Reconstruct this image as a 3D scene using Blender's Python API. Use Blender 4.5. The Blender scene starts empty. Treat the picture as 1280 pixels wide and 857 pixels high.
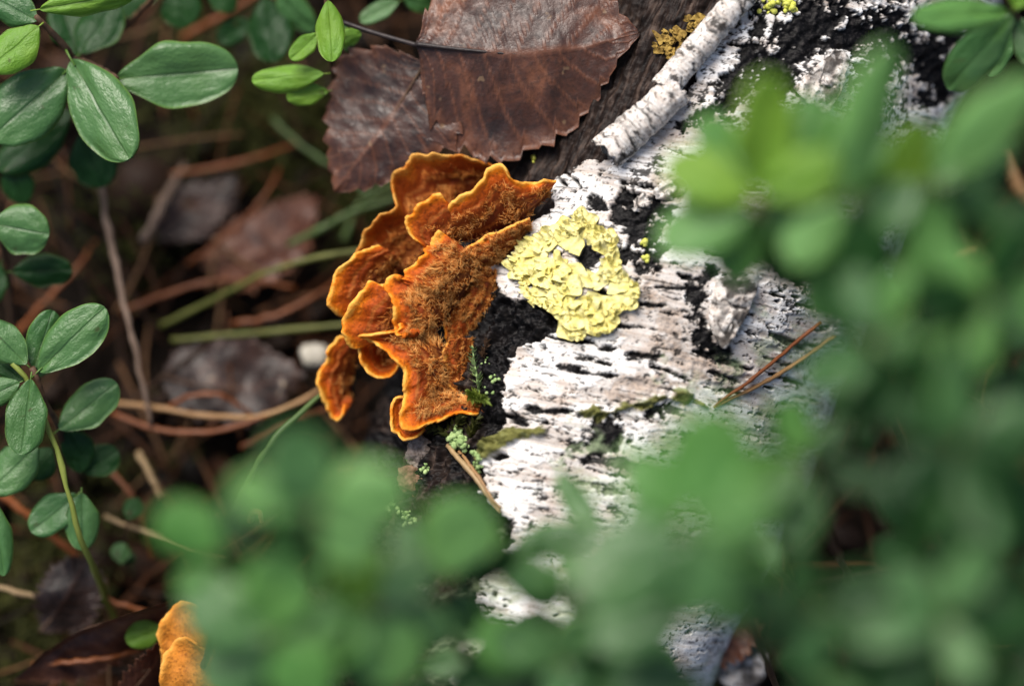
import bpy, math, random
import numpy as np
from mathutils import Vector, Matrix

random.seed(7)
rng = np.random.default_rng(7)
SC = bpy.context.scene
COL = SC.collection
MM = 0.001

# ------------------------------------------------------------------ camera
PITCH = math.radians(76.0)
FOCUS = 0.55
LENS, SENSOR = 100.0, 36.0
TGT = np.array([0.0, 0.0, 0.050])
FW = np.array([0.0, math.cos(PITCH), -math.sin(PITCH)])
UP = np.array([0.0, math.sin(PITCH), math.cos(PITCH)])
RT = np.array([1.0, 0.0, 0.0])
CAM = TGT - FOCUS * FW

cam_data = bpy.data.cameras.new('camera')
cam = bpy.data.objects.new('camera', cam_data)
COL.objects.link(cam)
m = Matrix.Identity(4)
for i in range(3):
    m[i][0], m[i][1], m[i][2], m[i][3] = RT[i], UP[i], -FW[i], CAM[i]
cam.matrix_world = m
cam_data.lens = LENS
cam_data.sensor_width = SENSOR
cam_data.clip_start = 0.01
cam_data.clip_end = 200.0
cam_data.dof.use_dof = True
cam_data.dof.focus_distance = FOCUS
cam_data.dof.aperture_fstop = 3.3
SC.camera = cam

# ------------------------------------------------------------------ sky, sun, exposure
SUN_ELEV, SUN_AZ = math.radians(58), math.radians(-32)     # azimuth from +Y towards +X
world = bpy.data.worlds.new('World')
SC.world = world
world.use_nodes = True
wn = world.node_tree
sky = wn.nodes.new('ShaderNodeTexSky')
sky.sky_type = 'NISHITA'
sky.sun_disc = False
sky.sun_elevation = SUN_ELEV
sky.sun_rotation = SUN_AZ
sky.air_density = 1.0
sky.dust_density = 4.0
wn.links.new(sky.outputs[0], wn.nodes['Background'].inputs[0])
wn.nodes['Background'].inputs[1].default_value = 0.105
sd = bpy.data.lights.new('sun', 'SUN')
sd.energy = 3.1
sd.angle = math.radians(38)
sd.color = (1.0, 0.95, 0.88)
sun = bpy.data.objects.new('sun', sd)
COL.objects.link(sun)
sdir = Vector((math.sin(SUN_AZ) * math.cos(SUN_ELEV), math.cos(SUN_AZ) * math.cos(SUN_ELEV), math.sin(SUN_ELEV)))
sun.rotation_euler = sdir.to_track_quat('Z', 'Y').to_euler()
sun.location = (0, 0, 2)
SC.view_settings.view_transform = 'Standard'
SC.view_settings.look = 'None'
SC.view_settings.gamma = 1.0
SC.view_settings.use_curve_mapping = False
SC.view_settings.exposure = 0.62
SC.cycles.use_denoising = True
SC.cycles.max_bounces = 4
SC.cycles.diffuse_bounces = 3
SC.cycles.caustics_reflective = False
SC.cycles.caustics_refractive = False
SC.cycles.transparent_max_bounces = 4
SC.cycles.use_adaptive_sampling = False

# ------------------------------------------------------------------ pixel <-> place
K = SENSOR / LENS / 1280.0


def P(x, y, h=0.0):
    """a point seen at photo pixel (x, y), h millimetres nearer than the plane of focus"""
    d = FOCUS - h * MM
    return CAM + FW * d + RT * ((x - 640) * K * d) - UP * ((y - 428.5) * K * d)


def PZ(x, y, z=0.0):
    """the point seen at pixel (x, y) that lies z millimetres above the ground"""
    r = FW + RT * ((x - 640) * K) - UP * ((y - 428.5) * K)
    return CAM + r * ((z * MM - CAM[2]) / r[2])


def proj(V):
    q = V - CAM
    d = q @ FW
    return 640 + (q @ RT) / d / K, 428.5 - (q @ UP) / d / K


# ------------------------------------------------------------------ noise
def _hash(ix, iy, iz, seed):
    h = (ix * 374761393 + iy * 668265263 + iz * 2147483647 + seed * 1274126177) & 0xFFFFFFFF
    h = ((h ^ (h >> 13)) * 1274126177) & 0xFFFFFFFF
    return ((h ^ (h >> 16)) & 0xFFFF) / 65535.0


def vnoise(x, y, z, seed=0):
    x, y, z = np.broadcast_arrays(np.asarray(x, float), np.asarray(y, float), np.asarray(z, float))
    x0, y0, z0 = np.floor(x).astype(np.int64), np.floor(y).astype(np.int64), np.floor(z).astype(np.int64)
    fx, fy, fz = x - x0, y - y0, z - z0
    fx, fy, fz = [f * f * (3 - 2 * f) for f in (fx, fy, fz)]
    r = 0
    for dx in (0, 1):
        wx = fx if dx else 1 - fx
        for dy in (0, 1):
            wy = fy if dy else 1 - fy
            for dz in (0, 1):
                wz = fz if dz else 1 - fz
                r = r + wx * wy * wz * _hash(x0 + dx, y0 + dy, z0 + dz, seed)
    return r * 2 - 1


def fbm(x, y, z=0.0, octv=4, seed=0, gain=0.5):
    a, s, r = 1.0, 1.0, 0
    for o in range(octv):
        r = r + a * vnoise(np.asarray(x) * s, np.asarray(y) * s, np.asarray(z) * s, seed + o * 17)
        a *= gain
        s *= 2.03
    return r


def sstep(a, b, x):
    t = np.clip((x - a) / (b - a), 0, 1)
    return t * t * (3 - 2 * t)


def sdf_poly(px, py, poly):
    """signed distance in pixels, positive inside"""
    poly = np.asarray(poly, float)
    d2 = np.full(px.shape, 1e12)
    ins = np.zeros(px.shape, bool)
    n = len(poly)
    for i in range(n):
        ax, ay = poly[i]
        bx, by = poly[(i + 1) % n]
        ex, ey = bx - ax, by - ay
        t = np.clip(((px - ax) * ex + (py - ay) * ey) / (ex * ex + ey * ey + 1e-9), 0, 1)
        d2 = np.minimum(d2, (px - ax - t * ex) ** 2 + (py - ay - t * ey) ** 2)
        c = ((ay > py) != (by > py))
        with np.errstate(divide='ignore', invalid='ignore'):
            xi = ex * (py - ay) / (ey if ey != 0 else 1e-9) + ax
        ins ^= c & (px < xi)
    return np.sqrt(d2) * np.where(ins, 1, -1)


def seg_d(px, py, a, b):
    ex, ey = b[0] - a[0], b[1] - a[1]
    t = np.clip(((px - a[0]) * ex + (py - a[1]) * ey) / (ex * ex + ey * ey + 1e-9), 0, 1)
    return np.hypot(px - a[0] - t * ex, py - a[1] - t * ey), t


def spline(pts, n):
    """Catmull-Rom through pts, n samples evenly along its length"""
    p = np.asarray(pts, float)
    if len(p) == 2:
        return p[0] + (p[1] - p[0]) * np.linspace(0, 1, n)[:, None]
    q = np.vstack([2 * p[0] - p[1], p, 2 * p[-1] - p[-2]])
    out = []
    for i in range(len(p) - 1):
        a, b, c, d = q[i:i + 4]
        t = np.linspace(0, 1, 14, endpoint=False)[:, None]
        out.append(0.5 * (2 * b + (c - a) * t + (2 * a - 5 * b + 4 * c - d) * t ** 2 + (3 * b - a - 3 * c + d) * t ** 3))
    out = np.vstack(out + [p[-1:]])
    L = np.r_[0, np.cumsum(np.linalg.norm(np.diff(out, axis=0), axis=1))]
    s = np.linspace(0, L[-1], n)
    return np.stack([np.interp(s, L, out[:, k]) for k in range(out.shape[1])], 1)


# ------------------------------------------------------------------ mesh helpers
def new_mesh(name, V, faces=None, quads=None, tris=None, attrs=None, uv=None, smooth=True):
    me = bpy.data.meshes.new(name)
    V = np.asarray(V, dtype=np.float32)
    if faces is not None:
        me.from_pydata(V.tolist(), [], faces)
    else:
        nq = 0 if quads is None else len(quads)
        nt = 0 if tris is None else len(tris)
        me.vertices.add(len(V))
        me.vertices.foreach_set('co', V.ravel())
        me.loops.add(nq * 4 + nt * 3)
        li = []
        if nq: li.append(np.asarray(quads).ravel())
        if nt: li.append(np.asarray(tris).ravel())
        me.loops.foreach_set('vertex_index', np.concatenate(li).astype(np.int32))
        me.polygons.add(nq + nt)
        st = np.r_[np.arange(nq) * 4, nq * 4 + np.arange(nt) * 3].astype(np.int32)
        me.polygons.foreach_set('loop_start', st)
        me.update(calc_edges=True)
        me.validate()
    if smooth:
        me.polygons.foreach_set('use_smooth', np.ones(len(me.polygons), bool))
    if attrs:
        for k, a in attrs.items():
            at = me.attributes.new(k, 'FLOAT', 'POINT')
            at.data.foreach_set('value', np.asarray(a, np.float32))
    if uv is not None:
        at = me.attributes.new('place', 'FLOAT_VECTOR', 'POINT')
        u3 = np.zeros((len(V), 3), np.float32)
        u3[:, :uv.shape[1]] = uv
        at.data.foreach_set('vector', u3.ravel())
    me.update()
    return me


def grid_quads(n, mcols, off=0, flip=False):
    i, j = np.meshgrid(np.arange(n - 1), np.arange(mcols - 1), indexing='ij')
    a = (i * mcols + j).ravel() + off
    q = np.stack([a, a + 1, a + mcols + 1, a + mcols], 1)
    return q[:, ::-1] if flip else q


def empty(name, loc, label, cat, group=None):
    o = bpy.data.objects.new(name, None)
    COL.objects.link(o)
    o.location = Vector([float(v) for v in loc])
    o.empty_display_size = 0.005
    tag(o, label, cat, group)
    return o


def tag(o, label=None, cat=None, group=None, kind=None):
    if label: o['label'] = label
    if cat: o['category'] = cat
    if group: o['group'] = group
    if kind: o['kind'] = kind
    return o


def obj(name, me, mat, parent=None, mw=None):
    """link a mesh given in world coordinates (or placed by mw); parents are never rotated or scaled"""
    o = bpy.data.objects.new(name, me)
    COL.objects.link(o)
    if mat is not None and len(me.materials) == 0:
        me.materials.append(mat)
    M_ = Matrix.Identity(4) if mw is None else mw
    if parent is not None:
        base = Vector((0, 0, 0))
        p = parent
        while p is not None:
            base = base + p.location
            p = p.parent
        o.parent = parent
        M_ = Matrix.Translation(-base) @ M_
    o.matrix_local = M_
    return o


def tube_arrays(pts, rad, sides=7, squash=1.0):
    pts = np.asarray(pts, float)
    n = len(pts)
    rad = np.broadcast_to(np.asarray(rad, float), (n,))
    T = np.gradient(pts, axis=0)
    T /= np.linalg.norm(T, axis=1)[:, None] + 1e-12
    ref = np.array([0.13, 0.27, 0.95])
    A = np.cross(T, ref); A /= np.linalg.norm(A, axis=1)[:, None] + 1e-12
    B = np.cross(A, T)
    th = np.linspace(0, 2 * np.pi, sides, endpoint=False)
    V = pts[:, None] + rad[:, None, None] * (np.cos(th)[None, :, None] * A[:, None] + squash * np.sin(th)[None, :, None] * B[:, None])
    V = V.reshape(-1, 3)
    i, j = np.meshgrid(np.arange(n - 1), np.arange(sides), indexing='ij')
    a = (i * sides + j).ravel(); b = (i * sides + (j + 1) % sides).ravel()
    Q = np.stack([a, b, b + sides, a + sides], 1)
    c0, c1 = len(V), len(V) + 1
    V = np.vstack([V, pts[:1], pts[-1:]])
    k = np.arange(sides); k2 = (k + 1) % sides
    Tt = np.vstack([np.stack([np.full(sides, c0), k2, k], 1), np.stack([np.full(sides, c1), k + (n - 1) * sides, k2 + (n - 1) * sides], 1)])
    return V, Q, Tt


def tube(name, pts, rad, mat, parent=None, sides=7, n=24, wob=0.0, squash=1.0, seed=0):
    p = spline(pts, n)
    r = np.asarray(rad, float)
    r = np.full(n, float(r)) if r.ndim == 0 else np.interp(np.linspace(0, 1, n), np.linspace(0, 1, len(r)), r)
    if wob:
        s = np.linspace(0, 1, n) * 14
        p = p + wob * np.stack([fbm(s, seed + 3.1, 1.0, 3), fbm(s, seed + 9.7, 2.0, 3), fbm(s, seed + 5.3, 3.0, 3)], 1)
        r = r * (1 + 0.22 * fbm(s * 1.7, seed + 2.2, 0.0, 2))
    V, Q, T = tube_arrays(p, r, sides, squash)
    t = np.r_[np.repeat(np.linspace(0, 1, n), sides), 0, 1]
    L = np.linalg.norm(np.diff(p, axis=0), axis=1).sum()
    th = np.r_[np.tile(np.arange(sides) / sides, n), 0, 0]
    me = new_mesh(name, V, quads=Q, tris=T, attrs={'t': t}, uv=np.stack([t * L, th * 0.003], 1))
    return obj(name, me, mat, parent)


# ------------------------------------------------------------------ materials
class NT:
    def __init__(self, name, rough=0.6, spec=0.4):
        self.mat = bpy.data.materials.new(name)
        self.mat.use_nodes = True
        self.t = self.mat.node_tree
        self.b = self.t.nodes['Principled BSDF']
        self.b.inputs['Roughness'].default_value = rough
        self.b.inputs['Specular IOR Level'].default_value = spec

    def n(self, kind, **kw):
        nd = self.t.nodes.new(kind)
        for k, v in kw.items():
            setattr(nd, k, v)
        return nd

    def put(self, sock, v):
        if isinstance(v, bpy.types.NodeSocket):
            self.t.links.new(v, sock)
        elif v is not None:
            if sock.type == 'RGBA' and len(v) == 3:
                v = (*v, 1)
            sock.default_value = v

    def attr(self, name, vec=False):
        nd = self.n('ShaderNodeAttribute', attribute_name=name)
        return nd.outputs['Vector'] if vec else nd.outputs['Fac']

    def coord(self, scale=(1, 1, 1), src='place'):
        if src == 'object':
            v = self.n('ShaderNodeTexCoord').outputs['Object']
        elif src == 'world':
            v = self.n('ShaderNodeNewGeometry').outputs['Position']
        else:
            v = self.attr(src, True)
        mp = self.n('ShaderNodeMapping')
        mp.inputs['Scale'].default_value = scale
        self.t.links.new(v, mp.inputs['Vector'])
        return mp.outputs[0]

    def noise(self, vec, scale=1.0, detail=4, rough=0.55, dist=0.0):
        nd = self.n('ShaderNodeTexNoise')
        self.put(nd.inputs['Vector'], vec)
        nd.inputs['Scale'].default_value = scale
        nd.inputs['Detail'].default_value = detail
        nd.inputs['Roughness'].default_value = rough
        nd.inputs['Distortion'].default_value = dist
        return nd.outputs['Fac']

    def ramp(self, fac, stops):
        nd = self.n('ShaderNodeValToRGB')
        self.put(nd.inputs['Fac'], fac)
        e = nd.color_ramp.elements
        while len(e) < len(stops):
            e.new(0.5)
        for el, (p, c) in zip(e, stops):
            el.position = p
            el.color = (*c, 1) if len(c) == 3 else c
        return nd.outputs['Color']

    def rng(self, fac, a, b, c=0.0, d=1.0):
        nd = self.n('ShaderNodeMapRange', interpolation_type='SMOOTHSTEP')
        self.put(nd.inputs[0], fac)
        for i, v in zip((1, 2, 3, 4), (a, b, c, d)):
            self.put(nd.inputs[i], v)
        return nd.outputs[0]

    def math(self, op, a, b=0.0):
        nd = self.n('ShaderNodeMath', operation=op)
        self.put(nd.inputs[0], a)
        self.put(nd.inputs[1], b)
        return nd.outputs[0]

    def mix(self, fac, a, b, mode='MIX'):
        nd = self.n('ShaderNodeMix', data_type='RGBA', blend_type=mode)
        self.put(nd.inputs[0], fac)
        self.put(nd.inputs[6], a)
        self.put(nd.inputs[7], b)
        return nd.outputs[2]

    def bump(self, hgt, strength=0.5, dist=0.0005, prev=None):
        nd = self.n('ShaderNodeBump')
        nd.inputs['Strength'].default_value = strength
        nd.inputs['Distance'].default_value = dist
        self.put(nd.inputs['Height'], hgt)
        if prev is not None:
            self.put(nd.inputs['Normal'], prev)
        return nd.outputs[0]

    def out(self, color=None, normal=None, rough=None, transl=0.0, tcol=None):
        if color is not None: self.put(self.b.inputs['Base Color'], color)
        if normal is not None: self.put(self.b.inputs['Normal'], normal)
        if rough is not None: self.put(self.b.inputs['Roughness'], rough)
        if transl:
            tr = self.n('ShaderNodeBsdfTranslucent')
            self.put(tr.inputs['Color'], tcol if tcol is not None else color)
            ms = self.n('ShaderNodeMixShader')
            ms.inputs[0].default_value = transl
            self.t.links.new(self.b.outputs[0], ms.inputs[1])
            self.t.links.new(tr.outputs[0], ms.inputs[2])
            self.t.links.new(ms.outputs[0], self.t.nodes['Material Output'].inputs['Surface'])
        return self.mat


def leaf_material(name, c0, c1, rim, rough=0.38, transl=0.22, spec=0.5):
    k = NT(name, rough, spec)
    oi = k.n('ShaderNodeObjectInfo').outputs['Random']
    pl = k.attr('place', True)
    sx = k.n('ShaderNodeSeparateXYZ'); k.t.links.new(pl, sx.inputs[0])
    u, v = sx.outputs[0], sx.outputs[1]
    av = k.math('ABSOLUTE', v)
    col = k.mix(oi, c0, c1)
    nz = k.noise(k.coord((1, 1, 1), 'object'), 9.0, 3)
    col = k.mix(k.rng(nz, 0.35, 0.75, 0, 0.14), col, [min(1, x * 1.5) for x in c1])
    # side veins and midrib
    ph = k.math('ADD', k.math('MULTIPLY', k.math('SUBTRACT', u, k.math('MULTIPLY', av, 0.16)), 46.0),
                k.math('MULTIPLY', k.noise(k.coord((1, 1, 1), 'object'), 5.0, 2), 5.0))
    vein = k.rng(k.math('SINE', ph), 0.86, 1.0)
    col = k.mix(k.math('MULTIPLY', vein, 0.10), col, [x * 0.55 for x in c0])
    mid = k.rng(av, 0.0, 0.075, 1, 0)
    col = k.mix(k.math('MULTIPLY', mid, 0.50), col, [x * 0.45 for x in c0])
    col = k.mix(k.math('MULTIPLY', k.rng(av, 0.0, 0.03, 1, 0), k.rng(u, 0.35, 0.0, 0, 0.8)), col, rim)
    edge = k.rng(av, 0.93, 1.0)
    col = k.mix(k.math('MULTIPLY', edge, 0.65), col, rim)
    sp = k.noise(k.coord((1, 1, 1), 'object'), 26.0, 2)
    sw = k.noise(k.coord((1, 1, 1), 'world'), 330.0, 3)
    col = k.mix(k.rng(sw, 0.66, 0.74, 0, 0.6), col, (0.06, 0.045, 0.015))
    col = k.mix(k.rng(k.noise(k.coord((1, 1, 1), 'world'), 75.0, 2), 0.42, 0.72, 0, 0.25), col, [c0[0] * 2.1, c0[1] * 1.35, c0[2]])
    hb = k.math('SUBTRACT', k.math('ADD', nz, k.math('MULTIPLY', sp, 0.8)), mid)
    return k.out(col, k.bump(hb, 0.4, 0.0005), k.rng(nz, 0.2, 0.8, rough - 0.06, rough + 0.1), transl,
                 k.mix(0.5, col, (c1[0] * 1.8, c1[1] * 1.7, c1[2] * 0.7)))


M = {}
M['leaf'] = leaf_material('leaf_green', (0.036, 0.115, 0.028), (0.075, 0.175, 0.052), (0.16, 0.29, 0.05), 0.33, spec=0.5)
M['leaf_dark'] = leaf_material('leaf_shaded_green', (0.007, 0.036, 0.007), (0.018, 0.066, 0.014), (0.08, 0.15, 0.03), 0.34, spec=0.22)  # darker green copy with the shade of low and hidden leaves put in
M['leaf_young'] = leaf_material('leaf_young_green', (0.12, 0.27, 0.020), (0.17, 0.33, 0.035), (0.32, 0.46, 0.07), 0.45, 0.3, spec=0.4)
M['leaf_front'] = leaf_material('leaf_sheen_green', (0.060, 0.195, 0.032), (0.160, 0.340, 0.100), (0.18, 0.34, 0.06), 0.36, 0.30, spec=0.38)  # pale sheen on the near leaves is put into this base colour


def simple(name, c0, c1, scale=(1, 1, 1), ns=300.0, rough=0.65, bump=0.5, bd=0.0004, src='place', transl=0.0, rnd=0.0, spec=0.35):
    k = NT(name, rough, spec)
    nz = k.noise(k.coord(scale, src), ns, 5, 0.6)
    col = k.mix(k.rng(nz, 0.3, 0.7), c0, c1)
    if rnd:
        oi = k.n('ShaderNodeObjectInfo').outputs['Random']
        col = k.mix(k.math('MULTIPLY', oi, rnd), col, [x * 0.35 for x in c0])
    return k.out(col, k.bump(nz, bump, bd), None, transl)


M['stem_brown'] = simple('stem_brown', (0.045, 0.024, 0.014), (0.11, 0.06, 0.03), (1, 1, 1), 500)
M['stem_green'] = simple('stem_green', (0.13, 0.17, 0.025), (0.19, 0.22, 0.04), (0.2, 1, 1), 700)
M['grass'] = simple('grass_stalk', (0.060, 0.070, 0.010), (0.12, 0.125, 0.022), (0.15, 1, 1), 900, 0.5)
M['grass_green'] = simple('grass_blade_green', (0.04, 0.075, 0.016), (0.075, 0.12, 0.03), (0.15, 1, 1), 900, 0.45)
M['needle'] = simple('needle_rust', (0.15, 0.042, 0.010), (0.27, 0.085, 0.022), (0.1, 1, 1), 900, 0.45, rnd=0.5)
M['needle_tan'] = simple('needle_tan', (0.20, 0.105, 0.04), (0.33, 0.19, 0.08), (0.1, 1, 1), 900, 0.45)
M['straw'] = simple('straw', (0.24, 0.155, 0.07), (0.38, 0.27, 0.14), (0.1, 1, 1), 900, 0.5)
M['twig_grey'] = simple('twig_grey', (0.10, 0.065, 0.045), (0.22, 0.155, 0.115), (0.3, 1, 1), 600, 0.7)
M['stone'] = simple('pale_stone', (0.26, 0.24, 0.19), (0.42, 0.39, 0.33), (1, 1, 1), 350, 0.6, src='object')
M['moss'] = simple('moss_olive', (0.026, 0.032, 0.005), (0.075, 0.078, 0.013), (1, 1, 1), 220, 0.7, src='world', transl=0.2)
M['moss_bright'] = simple('moss_bright', (0.13, 0.19, 0.02), (0.26, 0.32, 0.06), (1, 1, 1), 420, 0.6, src='world', transl=0.25)
M['crumb_lichen'] = simple('crumb_lichen', (0.16, 0.26, 0.08), (0.36, 0.47, 0.20), (1, 1, 1), 900, 0.8, src='world')
M['crumb_yellow'] = simple('crumb_yellow', (0.45, 0.47, 0.06), (0.62, 0.62, 0.14), (1, 1, 1), 900, 0.8, src='world')
M['ochre'] = simple('ochre_crust', (0.13, 0.075, 0.012), (0.33, 0.22, 0.05), (1, 1, 1), 700, 0.85, 0.8, 0.0004, 'world')


def stuff_mat(name, stops, rough=0.7, spec=0.3):
    k = NT(name, rough, spec)
    col = k.ramp(k.attr('tone'), stops)
    nz = k.noise(k.coord((1, 1, 1), 'world'), 420, 4)
    col = k.mix(k.rng(nz, 0.3, 0.75, 0, 0.5), col, (0.02, 0.014, 0.01))
    return k.out(col, k.bump(nz, 0.4, 0.0003))


M['litter'] = stuff_mat('litter', [(0, (0.004, 0.003, 0.002)), (0.4, (0.018, 0.009, 0.005)), (0.75, (0.095, 0.033, 0.011)), (1, (0.17, 0.095, 0.045))], 0.6, 0.15)

k = NT('forest_soil', 0.9, 0.08)
w = k.coord((1, 1, 1), 'world')
nz = k.noise(w, 60, 5, 0.65)
col = k.ramp(nz, [(0.3, (0.002, 0.0016, 0.0012)), (0.5, (0.007, 0.005, 0.0035)), (0.62, (0.017, 0.011, 0.007)), (0.78, (0.022, 0.024, 0.006))])
M['soil'] = k.out(col, k.bump(nz, 0.8, 0.004))

# dead leaf
def dead_leaf_material(name, dark, mid, light, pale=0.0, rough=0.55):
    k = NT(name, rough, 0.38)
    pl = k.attr('place', True)
    sx = k.n('ShaderNodeSeparateXYZ'); k.t.links.new(pl, sx.inputs[0])
    u, v = sx.outputs[0], sx.outputs[1]
    av = k.math('ABSOLUTE', v)
    o = k.coord((1, 1, 1), 'world')
    big = k.noise(o, 62, 4, 0.62, 0.8)
    fine = k.noise(o, 900, 3, 0.65)
    col = k.ramp(big, [(0.36, dark), (0.53, mid), (0.68, light)])
    col = k.mix(k.rng(fine, 0.42, 0.72, 0, 0.5), col, [x * 0.45 for x in dark])
    rim = k.math('MULTIPLY', k.rng(av, 0.72, 1.0), k.rng(fine, 0.3, 0.6))
    col = k.mix(k.math('MULTIPLY', rim, 0.55), col, light)
    vn = k.attr('vein')
    col = k.mix(k.math('MULTIPLY', vn, 0.36), col, [x * 1.35 for x in light])
    spot = k.rng(k.noise(o, 260, 2, 0.5), 0.69, 0.74)
    col = k.mix(k.math('MULTIPLY', spot, 0.4 + pale), col, (0.30, 0.20, 0.11))
    hb = k.math('ADD', k.math('MULTIPLY', fine, 0.7), k.math('MULTIPLY', vn, 0.3))
    return k.out(col, k.bump(hb, 0.6, 0.0004), k.rng(fine, 0.3, 0.7, rough - 0.1, rough + 0.15), 0.08)


M['dead_leaf'] = dead_leaf_material('dead_leaf_brown', (0.020, 0.012, 0.011), (0.070, 0.030, 0.020), (0.175, 0.068, 0.034), rough=0.40)
M['dead_leaf_grey'] = dead_leaf_material('dead_leaf_grey', (0.009, 0.006, 0.005), (0.026, 0.015, 0.012), (0.080, 0.040, 0.028), rough=0.42)
M['dead_leaf_red'] = dead_leaf_material('dead_leaf_red', (0.040, 0.014, 0.009), (0.105, 0.035, 0.018), (0.19, 0.075, 0.034), rough=0.42)

# bark of the log
k = NT('birch_bark', 0.72, 0.3)
pl = k.attr('place', True)
streak = k.noise(k.coord((110, 900, 1)), 1.0, 4, 0.6, 0.3)        # x round the trunk, y along it
streak2 = k.noise(k.coord((380, 2600, 1)), 1.0, 3, 0.62)
blot = k.noise(k.coord((120, 160, 1)), 1.0, 3, 0.6, 0.5)
grain = k.noise(k.coord((1400, 1400, 1)), 1.0, 3, 0.7)
white = k.ramp(streak, [(0.28, (0.34, 0.30, 0.27)), (0.43, (0.62, 0.59, 0.56)), (0.58, (0.80, 0.79, 0.775)), (0.8, (0.70, 0.67, 0.64))])
white = k.mix(k.rng(blot, 0.50, 0.66, 0, 0.55), white, (0.47, 0.36, 0.29))
white = k.mix(k.rng(streak2, 0.58, 0.68, 0, 0.65), white, (0.22, 0.165, 0.13))
white = k.mix(k.rng(grain, 0.57, 0.66, 0, 0.75), white, (0.10, 0.078, 0.066))
white = k.mix(k.attr('stain'), white, k.ramp(grain, [(0.35, (0.11, 0.072, 0.048)), (0.6, (0.38, 0.28, 0.21))]))
dark = k.ramp(grain, [(0.35, (0.0018, 0.0018, 0.002)), (0.55, (0.006, 0.0055, 0.006)), (0.75, (0.036, 0.032, 0.031))])
wood = k.ramp(k.noise(k.coord((900, 160, 1)), 1.0, 6, 0.62), [(0.3, (0.003, 0.0025, 0.0025)), (0.52, (0.017, 0.011, 0.009)), (0.72, (0.085, 0.058, 0.045))])
dark = k.mix(k.attr('wood'), dark, wood)
col = k.mix(k.attr('white'), dark, white)
green = k.ramp(k.noise(k.coord((500, 1300, 1)), 1.0, 4, 0.6), [(0.3, (0.055, 0.052, 0.012)), (0.6, (0.15, 0.15, 0.045)), (0.8, (0.27, 0.29, 0.14))])
col = k.mix(k.attr('green'), col, green)
col = k.mix(k.math('MULTIPLY', k.attr('algae'), 0.55), col, (0.26, 0.33, 0.19))
hb = k.math('ADD', k.math('MULTIPLY', streak2, 0.5), k.math('MULTIPLY', grain, 0.7))
rg = k.rng(k.attr('white'), 0, 1, 0.5, 0.78)
M['bark'] = k.out(col, k.bump(hb, 0.32, 0.0005), rg)
k.b.inputs['Specular IOR Level'].default_value = 0.105

# loose rolls and flakes of bark
def bark_piece_material(name, sx_, sy_, dirt=0.5, low=0.54):
    k = NT(name, 0.75, 0.3)
    s1 = k.noise(k.coord((sx_, sy_, sx_)), 1.0, 6, 0.62, 0.3)
    g = k.noise(k.coord((1, 1, 1)), 1300, 5, 0.68)
    bl = k.noise(k.coord((1, 1, 1)), 220, 4, 0.6, 0.5)
    c = k.ramp(s1, [(0.25, (0.26, 0.20, 0.16)), (0.42, (0.53, 0.47, 0.42)), (0.62, (0.72, 0.69, 0.65)), (0.8, (0.64, 0.60, 0.55))])
    c = k.mix(k.rng(g, 0.52, 0.63, 0, 0.85), c, (0.07, 0.05, 0.04))
    c = k.mix(k.rng(bl, low, low + 0.1, 0, dirt), c, (0.035, 0.026, 0.02))
    c = k.mix(k.attr('crack'), c, (0.018, 0.015, 0.013))
    return k.out(c, k.bump(k.math('ADD', s1, k.math('MULTIPLY', g, 0.5)), 0.6, 0.0005))


M['bark_roll'] = bark_piece_material('bark_roll', 1500, 260)
M['bark_flake'] = bark_piece_material('bark_flake', 700, 500, 0.85, 0.47)

# bracket fungus
def fungus_material(name, pale=0.0):
    k = NT(name, 0.62, 0.25)
    t = k.attr('t')
    o = k.coord((1, 1, 1), 'world')
    nz = k.noise(o, 260, 5, 0.6)
    fine = k.noise(o, 1600, 4, 0.65)
    tt = k.math('ADD', t, k.math('MULTIPLY', k.math('SUBTRACT', nz, 0.5), 0.42))
    col = k.ramp(tt, [(0.0, (0.045, 0.011, 0.004)), (0.25, (0.13, 0.024, 0.004)), (0.50, (0.25, 0.042, 0.003)),
                      (0.72, (0.38, 0.064, 0.003)), (0.85, (0.55, 0.105, 0.003)), (0.935, (0.80, 0.22, 0.005)), (1.0, (0.93, 0.45, 0.06))])
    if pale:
        col = k.mix(abs(pale), col, (0.66, 0.27, 0.035) if pale > 0 else (0.16, 0.028, 0.004))  # negative values mix in dark rust that carries the rear cap's shade
    band = k.rng(k.math('SINE', k.math('ADD', k.math('MULTIPLY', t, 26.0), k.math('MULTIPLY', nz, 7.0))), 0.1, 0.9)
    col = k.mix(k.math('MULTIPLY', k.math('MULTIPLY', band, k.rng(t, 0.88, 0.7)), 0.42), col, (0.46, 0.17, 0.030))
    col = k.mix(k.math('MULTIPLY', k.rng(fine, 0.45, 0.70, 0, 0.6), k.rng(t, 1.0, 0.9)), col, (0.085, 0.018, 0.004))
    lip = k.math('MULTIPLY', k.attr('lip'), k.rng(nz, 0.35, 0.6))
    col = k.mix(lip, col, (0.86, 0.55, 0.16))
    return k.out(col, k.bump(fine, 0.8, 0.0004), None, 0.16, (0.90, 0.20, 0.004))


M['fungus'] = fungus_material('bracket_fungus')
M['fungus_shaded_brown'] = fungus_material('bracket_fungus_shaded_brown', -0.5)  # brown of the felt, plus the rear cap's shade put into the colour
M['fungus_pale'] = fungus_material('bracket_fungus_pale', 0.8)
k = NT('fungus_hair', 0.65, 0.25)
col = k.ramp(k.attr('tone'), [(0.0, (0.14, 0.026, 0.004)), (0.40, (0.37, 0.088, 0.009)), (0.70, (0.66, 0.235, 0.036)), (1.0, (0.86, 0.50, 0.17))])
M['fungus_hair'] = k.out(col, None, None, 0.15)

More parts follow.
